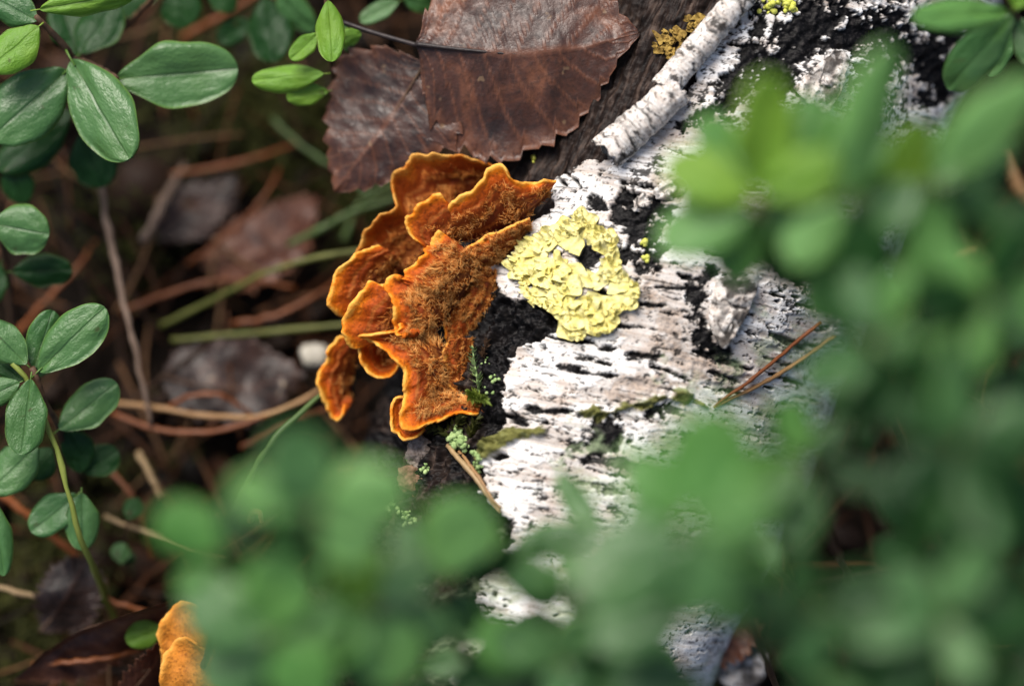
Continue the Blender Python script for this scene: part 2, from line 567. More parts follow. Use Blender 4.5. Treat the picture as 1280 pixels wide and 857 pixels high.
# yellow lichen
k = NT('yellow_lichen', 0.8, 0.2)
o = k.coord((1, 1, 1), 'world')
nz = k.noise(o, 420, 5, 0.6)
fine = k.noise(o, 2200, 4, 0.6)
oi = k.n('ShaderNodeObjectInfo').outputs['Random']
col = k.ramp(nz, [(0.28, (0.74, 0.64, 0.18)), (0.5, (0.90, 0.81, 0.34)), (0.75, (0.92, 0.88, 0.56))])
col = k.mix(k.math('MULTIPLY', oi, 0.25), col, (0.66, 0.68, 0.22))
col = k.mix(k.rng(fine, 0.60, 0.72, 0, 0.4), col, (0.48, 0.42, 0.07))
M['lichen'] = k.out(col, k.bump(nz, 0.6, 0.0006), None, 0.22)

# ------------------------------------------------------------------ traced zooms (crop origin and scale) -> photo pixels
def zmap(x0, y0, s):
    return lambda pts: [(x0 + p[0] / s, y0 + p[1] / s, *p[2:]) for p in pts]


Z1 = zmap(380, 170, 2.141)      # fungus
Z2 = zmap(600, 170, 2.598)      # lichen
Z4 = zmap(600, 380, 3.061)      # lower bark
Z6 = zmap(380, 0, 2.909)        # dead leaf
Z7 = zmap(740, 0, 2.370)        # upper right
Z8 = zmap(420, 480, 2.273)      # lower middle

# ------------------------------------------------------------------ the log
LOG_R = 42.0
_a, _b = P(611, 857, -29), P(970, 0, -41)
AX = (_b - _a) / np.linalg.norm(_b - _a)
A0 = P(790, 430, -36)
NRM = -FW + AX * (FW @ AX); NRM /= np.linalg.norm(NRM)
SIDE = np.cross(AX, NRM)
if SIDE[0] < 0: SIDE = -SIDE


def log_base(u, v):
    """millimetre radius of the bare trunk (u angle, v mm along)"""
    cx, sx = np.cos(u), np.sin(u)
    r = LOG_R * (1 + 0.035 * fbm(cx * 1.2, sx * 1.2, v / 70.0, 3, 11))
    r = r + 1.4 * np.exp(-((u - 0.30) / 0.35) ** 2 - ((v - 5) / 30.0) ** 2)
    return r


def log_point(u, v, r):
    return A0 + v[..., None] * MM * AX + (r[..., None] * MM) * (np.cos(u)[..., None] * NRM + np.sin(u)[..., None] * SIDE)


WHITE = [(985, -60), (905, 55), (838, 128), (768, 192), (725, 213), (702, 226), (690, 252), (665, 275), (650, 300), (632, 320), (614, 348),
         (632, 366), (665, 372), (690, 383), (704, 395), (690, 418), (662, 438), (646, 455), (634, 480), (622, 508), (634, 530), (612, 575),
         (608, 612), (640, 655), (625, 700), (590, 760), (540, 920), (1350, 920), (1350, -60)]
BLACKS = [  # (polygon, edge noise in px)
    (Z2([(375, 205), (480, 212), (640, 190), (605, 300), (620, 380), (585, 425), (450, 425), (432, 330), (480, 300), (400, 250)]), 17),
    (Z7([(500, 30), (620, -10), (900, 20), (935, 110), (830, 150), (740, 160), (610, 235), (560, 200), (545, 130), (480, 190), (430, 240), (420, 160)]), 26),
    (Z7([(460, 210), (560, 130), (650, 110), (610, 235), (560, 290), (480, 260)]), 22),
    (Z7([(760, 120), (930, 90), (965, 60), (965, 200), (800, 215)]), 22),
    (Z7([(960, 50), (1130, 50), (1060, 340), (955, 310)]), 10),
    (Z7([(410, 190), (470, 250), (400, 330), (270, 390), (380, 290)]), 12),
    (Z2([(660, 455), (770, 440), (742, 560), (742, 650), (850, 725), (710, 705), (690, 600), (650, 520)]), 16),
    (Z4([(430, 470), (520, 430), (545, 500), (620, 512), (500, 545), (400, 560), (365, 530)]), 14),
    (Z4([(640, 400), (720, 385), (700, 430), (600, 440)]), 12),
    (Z2([(318, 400), (345, 345), (390, 390), (360, 450), (330, 460)]), 4),
    (Z2([(375, 480), (420, 510), (410, 530), (380, 505)]), 3),
    (Z8([(790, 800), (860, 780), (830, 857), (760, 857)]), 14),
]
STAINS = [
    (Z4([(500, 345), (590, 250), (720, 255), (810, 305), (700, 345), (560, 395), (505, 380)]), 14),
    (Z2([(575, 640), (700, 690), (860, 740), (850, 800), (650, 760), (560, 690)]), 14),
    (Z2([(540, 480), (660, 560), (680, 660), (600, 700), (560, 620)]), 20),
    (Z7([(180, 520), (250, 540), (250, 590), (150, 600)]), 8),
    (Z8([(630, 500), (760, 460), (780, 520), (680, 580), (640, 560)]), 20),
    (Z2([(470, 190), (560, 200), (560, 250), (480, 240)]), 8),
]
GREENS = [
    (Z4([(-30, 575), (40, 520), (110, 480), (240, 474), (252, 490), (150, 522), (60, 592), (-10, 620)]), 3),
    (Z4([(440, 432), (540, 388), (700, 342), (820, 332), (852, 385), (700, 372), (560, 404), (450, 442)]), 6),
    (Z4([(330, 410), (430, 395), (450, 420), (350, 440)]), 8),
]
ALGAE = [(Z4([(780, 300), (1102, 240), (1102, 520), (700, 560), (700, 400)]), 40), (Z2([(880, 560), (1100, 600), (1060, 760), (840, 720)]), 40),
         (Z4([(400, 600), (600, 560), (600, 857), (300, 857)]), 40), ([(560, 720), (860, 720), (860, 900), (520, 900)], 40)]
LENT = [(Z4([a, b]), w) for a, b, w in [
    ((295, 240), (385, 246), 4), ((335, 255), (425, 265), 3.5), ((420, 270), (528, 276), 2.2), ((555, 198), (700, 203), 2.6), ((560, 212), (610, 212), 2.5),
    ((650, 238), (725, 258), 2), ((720, 262), (800, 292), 2.2), ((455, 175), (515, 172), 3.2), ((398, 205), (440, 212), 3), ((440, 222), (500, 232), 3),
    ((272, 132), (438, 150), 3.4), ((520, 85), (605, 88), 2.5), ((180, 398), (240, 412), 6), ((230, 410), (350, 410), 3.4), ((870, 256), (990, 297), 3.2),
    ((380, 118), (450, 122), 2), ((820, 180), (1000, 240), 5), ((120, 430), (180, 460), 6), ((60, 590), (105, 585), 4)]] + [
    (Z2([a, b]), w) for a, b, w in [
        ((572, 490), (665, 497), 3.2), ((640, 452), (720, 472), 3.2), ((505, 546), (605, 550), 3), ((395, 555), (460, 560), 3.4), ((935, 640), (1045, 690), 5),
        ((912, 715), (965, 732), 3), ((930, 768), (1030, 802), 3), ((440, 618), (512, 622), 2.6), ((740, 763), (838, 798), 3.6),
        ((470, 708), (592, 716), 2.8), ((310, 140), (335, 172), 2.2), ((270, 150), (290, 165), 2.0), ((205, 205), (240, 220), 2.2)]]


def cover(px, py, items, soft, seed):
    r = np.zeros(px.shape)
    for i, (poly, amp) in enumerate(items):
        p = np.asarray(poly)
        lo, hi = p.min(0) - 2.2 * amp - 8, p.max(0) + 2.2 * amp + 8
        s = (px > lo[0]) & (px < hi[0]) & (py > lo[1]) & (py < hi[1])
        if not s.any():
            continue
        qx, qy = px[s], py[s]
        d = sdf_poly(qx, qy, poly) + amp * fbm(qx / 17.0, qy / 17.0, i * 3.3, 5, seed, 0.62)
        r[s] = np.maximum(r[s], sstep(-soft, soft, d))
    return r


def log_fields(u, v):
    base = log_base(u, v)
    pt = log_point(u, v, base)
    px, py = proj(pt)
    ur = u * LOG_R
    vt = v
    v = v - 0.20 * ur                 # the grain runs slightly askew round the trunk
    # white bark over dark wood, with torn edges
    jag = 9 * fbm(px / 26, py / 26, 0.0, 5, 3, 0.6) + 5 * np.maximum(0, vnoise(ur / 7.0, v / 0.9, 0.0, 4) - 0.2)
    dW = sdf_poly(px, py, WHITE) + jag
    white = sstep(-1.2, 1.2, dW)
    speck = fbm(ur / 2.4, v / 1.0, 0.0, 5, 21, 0.62)
    black = cover(px, py, BLACKS, 1.6, 31)
    # white scraps left inside the black patches
    scrap = sstep(0.60, 0.70, fbm(px / 12.0, py / 12.0, 5.0, 4, 41, 0.6))
    black = black * (1 - 0.95 * scrap * (py < 330) * (px > 775))
    lent = np.zeros(px.shape)
    for i, (ab, w) in enumerate(LENT):
        a, b = ab
        s = (px > min(a[0], b[0]) - 14) & (px < max(a[0], b[0]) + 14) & (py > min(a[1], b[1]) - 14) & (py < max(a[1], b[1]) + 14)
        if s.any():
            d, t = seg_d(px[s], py[s], a, b)
            ww = 0.72 * w * (0.35 + 1.0 * np.sin(np.pi * np.clip(t, 0.03, 0.97)) ** 0.5) + 1.7 * fbm(px[s] / 7.0, py[s] / 4.0, i * 1.7, 4, 51)
            lent[s] = np.maximum(lent[s], sstep(0.9, -0.9, d - ww))
    # lenticels elsewhere on the trunk
    cell_u, cell_v = 8.0, 2.6
    iu, iv = np.floor(ur / cell_u), np.floor(v / cell_v)
    ii, jj = iu.astype(np.int64), iv.astype(np.int64)
    h1, h2, h3 = _hash(ii, jj, ii * 0, 61), _hash(ii, jj, ii * 0, 62), _hash(ii, jj, ii * 0, 63)
    fu, fv = ur / cell_u - iu, v / cell_v - iv
    ln = 0.12 + 0.3 * h3
    dd = np.hypot(np.maximum(0, np.abs(fu - 0.5) - ln) * cell_u, (fv - 0.25 - 0.5 * h2) * cell_v)
    outside = (py > 600) | (px > 880) | (py < 0) | (u > 0.9)
    rl = sstep(0.30, 0.12, dd + 0.28 * fbm(ur / 1.2, v / 0.7, 0, 3, 64)) * (h1 > np.where(outside, 0.72, 0.86))
    lent = np.maximum(lent, rl)
    # small torn spots, more of them low on the trunk
    spots = sstep(0.98, 1.08, speck + 0.30 * fbm(px / 60, py / 60, 9.0, 2, 71) + 0.22 * sstep(560, 640, py) + 0.12 * sstep(860, 960, px))
    fleck = fbm(ur / 0.9, v / 0.75, 6.0, 4, 73, 0.65) + 0.45 * fbm(px / 45, py / 45, 2.0, 3, 74) + 0.34 * sstep(330, 190, py) + 0.2 * sstep(900, 1000, px)
    fleck = sstep(0.84, 0.98, fleck)
    iu2, iv2 = np.floor(ur / 17.0 + 0.5 * _hash(ii * 0, np.floor(v / 1.7).astype(np.int64), ii * 0, 68)), np.floor(v / 1.7)      # long hair-fine dashes
    i2, j2 = iu2.astype(np.int64), iv2.astype(np.int64)
    g1, g2, g3 = _hash(i2, j2, i2 * 0, 65), _hash(i2, j2, i2 * 0, 66), _hash(i2, j2, i2 * 0, 67)
    fu2 = ur / 17.0 + 0.5 * _hash(ii * 0, j2, ii * 0, 68) - iu2
    thin = np.abs(v / 1.7 - iv2 - 0.3 - 0.4 * g2) * 1.7 + 0.10 * fbm(ur / 1.5, v / 0.6, 0, 3, 69)
    dash = sstep(0.17, 0.08, thin) * sstep(0.08 + 0.3 * g3, 0.02 + 0.3 * g3, np.abs(fu2 - 0.5)) * (g1 > 0.62)
    fleck = np.maximum(fleck, 0.85 * dash)
    # streaked torn area of the lower bark
    tz = np.exp(-(((px - 800) / 95.0) ** 2 + ((py - 575) / 60.0) ** 2))
    torn = sstep(0.30, 0.44, fbm(ur / 5.0, v / 1.1, 2.0, 4, 75, 0.6) + 0.75 * tz - 0.72)
    holes = np.clip(np.maximum.reduce([black, lent, 0.9 * spots, torn * 0.9]), 0, 1)
    wh = white * (1 - holes)
    stain = cover(px, py, STAINS, 9, 81) * 0.75
    peel = sstep(0.18, 0.24, fbm(ur / 11.0, v / 4.0, 3.0, 5, 83, 0.58) + 0.25 * fbm(px / 90, py / 90, 1.0, 2, 84))      # outer paper gone, tan layer showing
    stain = np.maximum(stain, 0.42 * peel)
    green = cover(px, py, GREENS, 2.0, 91)
    algae = np.clip(sum(cover(px, py, [a], 30, 95 + i) for i, a in enumerate(ALGAE)), 0, 1) * sstep(-0.5, 0.5, fbm(ur / 6, v / 4, 0, 4, 97))
    # bare wood (brown, with long cracks) rather than black crust, upper left and out of sight
    wood = (1 - white) * sstep(-0.15, 0.25, fbm(px / 70, py / 70, 4.0, 3, 101) * 0.6 + sstep(320, 200, py) * 0.9 - sstep(280, 340, py) * 0.8)
    rot = (1 - white) * sstep(612, 585, px) * sstep(400, 460, py) * sstep(-0.25, 0.15, fbm(px / 22, py / 22, 8.0, 4, 105))
    wood = np.maximum(wood, 0.85 * rot)
    # relief in mm
    crack = fbm(ur / 1.6, vt / 13.0, 1.0, 5, 111, 0.6)
    crumb = fbm(ur / 2.2, v / 2.2, 2.0, 6, 121, 0.62)
    d_dark = (1 - wood) * 1.5 * crumb + wood * (0.85 * crack + 0.35 * crumb) + 0.8 * rot * crumb
    d_white = 0.9 - 0.30 * peel + 0.09 * fbm(ur / 7.0, v / 0.9, 3.0, 3, 131) + 0.05 * crumb + 0.42 * fbm(ur / 13.0, v / 13.0, 7.0, 2, 133)
    edge_curl = 0.9 * np.exp(-(np.maximum(dW, 0) / 9.0) ** 1.0) * white * (0.5 + 0.5 * vnoise(v / 4.0, 0, 0, 5))
    d = d_dark * (1 - wh) * (1 - 0.65 * white) + (d_white + edge_curl) * wh + 0.28 * lent * (crumb - 0.7) * white
    # ridge with the green seam, and the raised brown scab above it
    d = d + 1.6 * green * (0.6 + 0.6 * crumb) + 0.35 * stain * (stain > 0.45) * crumb
    return base + d, dict(white=wh * (1 - 0.92 * fleck), stain=stain, green=green, algae=algae, wood=wood)


_us = np.r_[np.linspace(-2.05, 1.75, 600), np.linspace(1.75, 2 * np.pi - 2.05, 26)[1:-1]]
_vs = np.r_[np.linspace(-420, -92, 50)[:-1], np.linspace(-92, 104, 740), np.linspace(104, 520, 60)[1:]]
UU, VV = np.meshgrid(_us, _vs)                     # rows along the trunk
rr, fld = log_fields(UU.ravel(), VV.ravel())
LV = log_point(UU.ravel(), VV.ravel(), rr)
nr, nc = UU.shape
Q = grid_quads(nr, nc)
cl = np.arange(nr - 1) * nc
Q = np.vstack([Q, np.stack([cl + nc - 1, cl, cl + nc, cl + 2 * nc - 1], 1)])
ends = np.vstack([A0 + _vs[0] * MM * AX, A0 + _vs[-1] * MM * AX])
i0 = np.arange(nc); i1 = (i0 + 1) % nc
T = np.vstack([np.stack([np.full(nc, len(LV)), i1, i0], 1), np.stack([np.full(nc, len(LV) + 1), i0 + (nr - 1) * nc, i1 + (nr - 1) * nc], 1)])
LV = np.vstack([LV, ends])
at = {k_: np.r_[v_, 0, 0] for k_, v_ in fld.items()}
uvp = np.vstack([np.stack([UU.ravel() * LOG_R, VV.ravel() - 0.20 * UU.ravel() * LOG_R], 1), [[0, 0], [0, 0]]]) * MM
log = empty('birch_log', A0 - np.array([0, 0, LOG_R * MM]), 'fallen birch log with peeling white bark lying diagonally across the picture', 'log')
obj('trunk', new_mesh('trunk', LV, quads=Q, tris=T, attrs=at, uv=uvp), M['bark'], log)


def log_uv(px, py):
    """where the ray through a pixel meets the trunk: arrays u, v (mm)"""
    px, py = np.atleast_1d(np.asarray(px, float)), np.atleast_1d(np.asarray(py, float))
    r = FW + RT * ((px - 640) * K)[:, None] - UP * ((py - 428.5) * K)[:, None]
    o = CAM - A0
    rad = np.full(px.shape, LOG_R * MM)
    for _ in range(2):
        rp = r - (r @ AX)[:, None] * AX
        op = o - (o @ AX) * AX
        a = (rp * rp).sum(1); b = 2 * (rp @ op); c = op @ op - rad ** 2
        disc = np.maximum(b * b - 4 * a * c, 0)
        t = (-b - np.sqrt(disc)) / (2 * a)
        q = CAM + r * t[:, None] - A0
        v = (q @ AX) / MM
        u = np.arctan2(q @ SIDE, q @ NRM)
        rad = log_base(u, v) * MM
    return u, v


def PL(px, py, off=0.0, real=True):
    """points on the trunk's surface seen at pixels, off mm above it"""
    u, v = log_uv(px, py)
    r = log_fields(u, v)[0] if real else log_base(u, v) + 0.6
    return log_point(u, v, r + off)


# ------------------------------------------------------------------ ground
def ground_z(x, y):
    """metres"""
    x, y = np.asarray(x, float), np.asarray(y, float)
    f = np.exp(-(x * x + y * y) / 0.5)
    z = 0.009 * fbm(x * 22, y * 22, 0, 5, 201, 0.55) * f + 0.012 * fbm(x * 4, y * 4, 0, 3, 202)
    return z - 0.004


_e = np.geomspace(0.22, 30, 40)
gx = np.r_[-_e[::-1], np.linspace(-0.22, 0.22, 300)[1:-1], _e]
GX, GY = np.meshgrid(gx, gx)
GV = np.stack([GX.ravel(), GY.ravel(), ground_z(GX.ravel(), GY.ravel())], 1)
tag(obj('ground', new_mesh('ground', GV, quads=grid_quads(len(gx), len(gx))), M['soil']), kind='structure')

# ------------------------------------------------------------------ bracket fungus
def cap_mesh(outer, inner, seed, ruffle=0.8, bulge=1.0, thick=1.0, N=110, Mr=30, furrow=0.28):
    """a fan of fungus from an attached inner edge to a wavy outer margin; both given as (px, py, h mm)"""
    O = np.array([P(*p) for p in spline(outer, N)])
    I = np.array([P(*p) for p in spline(inner, N)])
    s = np.linspace(0, 1, N)
    Ls = np.linalg.norm(np.diff(O, axis=0), axis=1).sum() / MM
    t = np.linspace(0, 1, Mr) ** 0.85
    S, Tt = np.meshgrid(s, t, indexing='ij')
    # wavy margin
    jit = 0.5 * fbm(s * Ls / 2.3, seed, 0, 4, 301) + 0.25 * vnoise(s * Ls / 5.0, seed, 1.0, 302)
    D = O - I
    Ln = np.linalg.norm(D, axis=1)[:, None] + 1e-9
    O = O + D / Ln * (jit[:, None] * MM)
    V = I[:, None] + (O - I)[:, None] * Tt[..., None]
    up = -FW
    lift = bulge * np.sin(np.pi * np.clip(Tt, 0, 1)) * 1.0
    lift = lift + ruffle * Tt ** 2 * (1.6 * fbm(S * Ls / 6.0, seed + 4.4, 0, 2, 303) + 1.1 * vnoise(S * Ls / 2.6, seed + 1.4, 0, 306))
    lift = lift + furrow * fbm(S * Ls / 1.9, Tt * 5.5, seed + 7.7, 4, 304) * (0.35 + 0.65 * np.sin(np.pi * Tt))
    for c, a in ((0.38, 0.35), (0.66, 0.30)):      # growth zones
        cc = c + 0.13 * fbm(S * Ls / 5.0, seed, c * 9, 3, 305)
        lift = lift - a * sstep(-0.05, 0.05, Tt - cc) + a * sstep(0.0, 0.22, Tt - cc)
    lift = lift + 0.9 * sstep(0.86, 1.0, Tt) * (0.6 + 0.7 * vnoise(S * Ls / 3.5, seed + 2.2, 0, 307))
    V = V + up * (lift * MM)[..., None]
    gs = np.gradient(V, axis=0); gt = np.gradient(V, axis=1)
    Nn = np.cross(gt, gs)
    Nn /= np.linalg.norm(Nn, axis=2)[..., None] + 1e-12
    sg = np.sign((Nn @ up).mean()) or 1
    Nn = Nn * sg
    th = thick * MM * (1.6 - 1.0 * Tt ** 0.7)
    th = th * np.where(Tt >= 0.999, 0.85, 1.0)
    B = V - Nn * th[..., None]
    rim = V[:, -1] + (gt[:, -1] / (np.linalg.norm(gt[:, -1], axis=1)[:, None] + 1e-12)) * 0.35 * MM - Nn[:, -1] * (th[:, -1] * 0.5)[:, None]
    n = N * Mr
    allV = np.vstack([V.reshape(-1, 3), B.reshape(-1, 3), rim])
    q = [grid_quads(N, Mr, 0, sg > 0), grid_quads(N, Mr, n, sg < 0)]
    a = np.arange(N - 1) * Mr + Mr - 1
    r0 = 2 * n + np.arange(N - 1)
    q.append(np.stack([a, a + Mr, r0 + 1, r0], 1)); q.append(np.stack([r0, r0 + 1, a + Mr + n, a + n], 1))
    for e in (0, (N - 1) * Mr):                                   # close the two ends
        j = e + np.arange(Mr - 1)
        q.append(np.stack([j, j + 1, j + 1 + n, j + n], 1))
    j = np.arange(N - 1) * Mr
    q.append(np.stack([j, j + n, j + Mr + n, j + Mr], 1))
    tt = np.r_[Tt.ravel(), 0.55 + 0.40 * Tt.ravel(), np.full(N, 1.0)]
    lip = np.r_[sstep(0.99, 1.0, Tt).ravel() * 0.15, np.zeros(n), np.full(N, 0.45)]
    me = new_mesh('cap', allV, quads=np.vstack(q), attrs={'t': tt, 'lip': lip})
    return me, V, Nn, gs, gt


def hair_mesh(V, Nn, gt, count, seed, tmax=0.78, length=1.5, base_tone=0.0):
    g = np.random.default_rng(seed)
    N, Mr, _ = V.shape
    si, ti = g.random(count * 2), g.random(count * 2) ** 0.9
    lim = tmax + 0.12 * fbm(si * 9, seed, 0, 3, 311)
    patch = fbm(si * 12, ti * 5, seed, 3, 312)
    patch = patch + 0.55 * np.sin(ti * 22 + 3.0 * vnoise(si * 6, seed, 0, 314))          # felted bands along the growth zones
    keep = (ti < lim) & (patch > -0.25 + 0.5 * g.random(count * 2) - 0.25)
    si, ti, patch = si[keep][:count], ti[keep][:count], patch[keep][:count]
    i = np.clip((si * (N - 1)).astype(int), 0, N - 1); j = np.clip((ti ** (1 / 0.85) * (Mr - 1)).astype(int), 0, Mr - 1)
    p = V[i, j]
    # hairs stand in tufts: pull each towards a tuft centre
    cell = 0.9 * MM
    ctr = (np.floor(p / cell) + 0.5) * cell + cell * 0.45 * (np.stack([_hash(*[np.floor(p[:, c] / cell).astype(np.int64) for c in range(3)], 330 + c_) for c_ in range(3)], 1) - 0.5)
    p = p + g.normal(0, 0.10 * MM, (len(i), 3))
    pull = (ctr - p)
    nn, out = Nn[i, j], gt[i, j] / (np.linalg.norm(gt[i, j], axis=1)[:, None] + 1e-12)
    clump = np.stack([fbm(p[:, 0] * 900, p[:, 1] * 900, 1.0 + c, 2, 313 + c) for c in range(3)], 1)
    d = out * 0.62 + nn * (0.55 + 0.45 * g.random((len(i), 1))) + 0.5 * clump + 0.20 * g.normal(size=(len(i), 3)) + 0.7 * pull / MM
    d /= np.linalg.norm(d, axis=1)[:, None]
    L = 1.15 * length * MM * (0.45 + 0.75 * g.random(len(i))) * (0.8 + 0.5 * np.clip(patch, -0.5, 1))
    side = np.cross(d, nn + 0.1); side /= np.linalg.norm(side, axis=1)[:, None] + 1e-12
    bi = np.cross(side, d)
    w_ = 0.085 * MM * (0.7 + 0.6 * g.random(len(i)))[:, None]
    p = p - nn * 0.1 * MM
    b0, b1, b2 = p + side * w_, p - side * w_ * 0.5 + bi * w_ * 0.87, p - side * w_ * 0.5 - bi * w_ * 0.87
    mid = d * (L * 0.6)[:, None]
    bend = 0.25 * L[:, None] * (out * 0.6 - nn * 0.4)
    tip = p + d * L[:, None] + bend * 0.5
    VV_ = np.stack([b0, b1, b2, tip], 1).reshape(-1, 3)
    o4 = np.arange(len(i))[:, None] * 4
    tr = np.concatenate([o4 + np.array([[0, 1, 3]]), o4 + np.array([[1, 2, 3]]), o4 + np.array([[2, 0, 3]])])
    tone = np.clip(base_tone + 0.40 + 0.28 * patch + 0.22 * g.normal(size=len(i)) + 0.25 * (1 - ti), 0, 1)
    tone = np.stack([tone * 0.8, tone * 0.8, tone * 0.8, np.clip(tone + 0.15, 0, 1)], 1).ravel()
    return new_mesh('hairs', VV_, tris=tr, attrs={'tone': tone}, smooth=False)


def fungus_cap(parent, outer, inner, seed, hairs=2500, mat='fungus', tmax=0.78, hl=1.5, tone=0.0, **kw):
    me, V, Nn, gs, gt = cap_mesh(outer, inner, seed, **kw)
    c = obj('cap', me, M[mat], parent)
    if hairs:
        hobj = obj('hairs', hair_mesh(V, Nn, gt, hairs, seed, tmax, hl, tone), M['fungus_hair'], c)
        tag(hobj, kind='stuff')
    return c


fungus = empty('bracket_fungus', P(600, 420, -12), 'large cluster of ruffled rusty orange hairy bracket fungus on the side of the birch log', 'fungus', 'bracket fungi on the log')
# rear cap, under the dead leaf; its shade is mixed into the darker colour
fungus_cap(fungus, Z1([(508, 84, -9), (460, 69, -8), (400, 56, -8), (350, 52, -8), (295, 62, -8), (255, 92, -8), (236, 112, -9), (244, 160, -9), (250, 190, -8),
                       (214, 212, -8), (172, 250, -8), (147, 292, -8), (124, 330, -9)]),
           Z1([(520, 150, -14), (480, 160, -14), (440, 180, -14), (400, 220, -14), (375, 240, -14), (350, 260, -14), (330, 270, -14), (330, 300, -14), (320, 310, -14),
               (300, 330, -14), (280, 350, -14), (250, 370, -14), (210, 390, -14)]), 1, 5720, ruffle=0.9, bulge=-1.2, tmax=0.7, tone=-0.2, mat='fungus_shaded_brown')
# left lobe of the rear cap
fungus_cap(fungus, Z1([(200, 290, -7), (172, 300, -6), (140, 322, -6), (92, 364, -6), (75, 400, -6), (72, 442, -6), (86, 470, -7), (112, 480, -8), (140, 452, -9), (165, 430, -10)]),
           Z1([(260, 330, -11), (250, 345, -11), (240, 360, -11), (230, 375, -11), (222, 390, -11), (220, 400, -11), (218, 410, -11), (216, 420, -11), (214, 430, -11), (212, 435, -11)]),
           2, 700, ruffle=0.6, bulge=1.0, tmax=0.45, tone=-0.1)
# small far cap at the lower left
fungus_cap(fungus, Z1([(140, 545, -12), (102, 540, -12), (80, 560, -12), (60, 602, -12), (38, 645, -13), (50, 682, -13), (80, 750, -14), (98, 748, -14), (108, 715, -15)]),
           Z1([(165, 585, -16), (155, 590, -16), (145, 600, -17), (138, 615, -17), (135, 640, -18), (130, 660, -18), (125, 690, -18), (122, 700, -18), (120, 705, -18)]),
           3, 350, ruffle=0.5, bulge=1.2, tmax=0.4)
# dark curl between the small caps
fungus_cap(fungus, Z1([(150, 560, -5), (155, 590, -5), (162, 622, -5), (190, 642, -5), (225, 640, -5), (250, 612, -5), (255, 590, -5)]),
           Z1([(230, 560, -11), (225, 575, -11), (222, 585, -12), (225, 592, -12), (232, 590, -12), (240, 580, -11), (245, 570, -11)]), 4, 660, ruffle=0.5, bulge=-1.0, tmax=0.5)
# left middle cap
fungus_cap(fungus, Z1([(262, 420, -1), (240, 395, -1), (212, 396, -1), (176, 388, -1), (165, 412, -1), (135, 446, -1), (108, 490, -2), (112, 527, -2), (120, 562, -3), (140, 570, -4), (168, 540, -5)]),
           Z1([(330, 470, -5), (325, 475, -5), (318, 480, -5), (312, 488, -5), (306, 494, -6), (300, 500, -6), (296, 508, -6), (292, 516, -6), (288, 525, -6), (284, 532, -6), (280, 538, -6)]),
           5, 900, ruffle=0.7, bulge=1.4, tmax=0.5, tone=-0.1)
# tan felted foot of the cluster, against the bark
fungus_cap(fungus, Z1([(420, 330, -3), (405, 400, -4), (390, 450, -4), (380, 500, -4), (382, 540, -4.5), (400, 560, -5)]),
           Z1([(510, 360, -5), (520, 395, -6), (512, 430, -6), (500, 465, -6), (480, 505, -7), (450, 545, -8)]), 6, 7920, tmax=1.2, hl=1.0, tone=-0.05, bulge=1.6, ruffle=0.4)
# brown felt running down beside the lowest cap
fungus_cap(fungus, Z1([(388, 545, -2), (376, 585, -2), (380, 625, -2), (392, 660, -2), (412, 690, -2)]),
           Z1([(450, 540, -4.5), (452, 570, -4.5), (448, 605, -4.5), (444, 640, -4.5), (446, 680, -4)]), 13, 2200, mat='fungus_shaded_brown', tmax=1.2, hl=0.9, tone=-0.15, bulge=1.4, ruffle=0.5)
# lower step of the upper right cap
fungus_cap(fungus, Z1([(605, 222, -1), (560, 245, 0), (515, 262, 0), (470, 280, 0), (440, 300, 0), (430, 330, 0)]),
           Z1([(600, 250, -4), (575, 290, -4), (550, 315, -5), (530, 335, -5), (510, 345, -5), (480, 350, -5)]), 7, 3960, tmax=1.0, hl=1.1, bulge=1.2, ruffle=0.4)
# middle cap, the hairiest
fungus_cap(fungus, Z1([(360, 250, 1), (326, 300, 2), (330, 320, 2), (282, 350, 3), (266, 380, 3), (236, 375, 3), (218, 386, 3), (226, 420, 3), (236, 460, 3), (240, 500, 2), (256, 532, 2), (275, 528, 1)]),
           Z1([(470, 330, -2), (462, 350, -2), (455, 365, -2), (448, 385, -2), (440, 400, -2), (430, 420, -2), (420, 440, -3), (405, 460, -3), (390, 480, -3), (370, 500, -3), (350, 515, -3), (335, 522, -3)]),
           8, 6000, ruffle=0.9, bulge=2.2, tmax=0.74, hl=1.6, tone=0.04)
# bottom cap with the folded lip
fungus_cap(fungus, Z1([(262, 500, 0), (240, 524, 1), (182, 535, 1), (150, 539, 1), (200, 556, 2), (240, 590, 3), (264, 626, 3), (273, 668, 3), (262, 712, 3), (256, 745, 3), (258, 772, 3),
                       (290, 782, 3), (340, 768, 3), (400, 742, 2), (440, 738, 2.5), (492, 742, 1.5)]),
           Z1([(350, 500, -3), (352, 515, -3), (356, 530, -3), (362, 545, -3), (370, 560, -3), (378, 580, -3), (382, 600, -3), (384, 620, -3), (386, 640, -3), (392, 655, -4), (400, 665, -4),
               (412, 672, -4), (425, 680, -4), (435, 690, -3), (442, 700, -2), (455, 712, -0.5)]), 9, 5600, ruffle=0.9, bulge=1.8, tmax=0.62, hl=1.8, tone=0.06, N=150)
fungus_cap(fungus, Z1([(270, 700, 0), (248, 704, 1), (240, 742, 1), (242, 785, 1), (268, 808, 1), (298, 797, 1), (322, 780, 0)]),
           Z1([(300, 715, -2), (290, 725, -2), (288, 740, -2), (288, 755, -2), (292, 765, -2), (300, 768, -2), (315, 765, -2)]), 10, 0, ruffle=0.4, bulge=0.6, N=60)
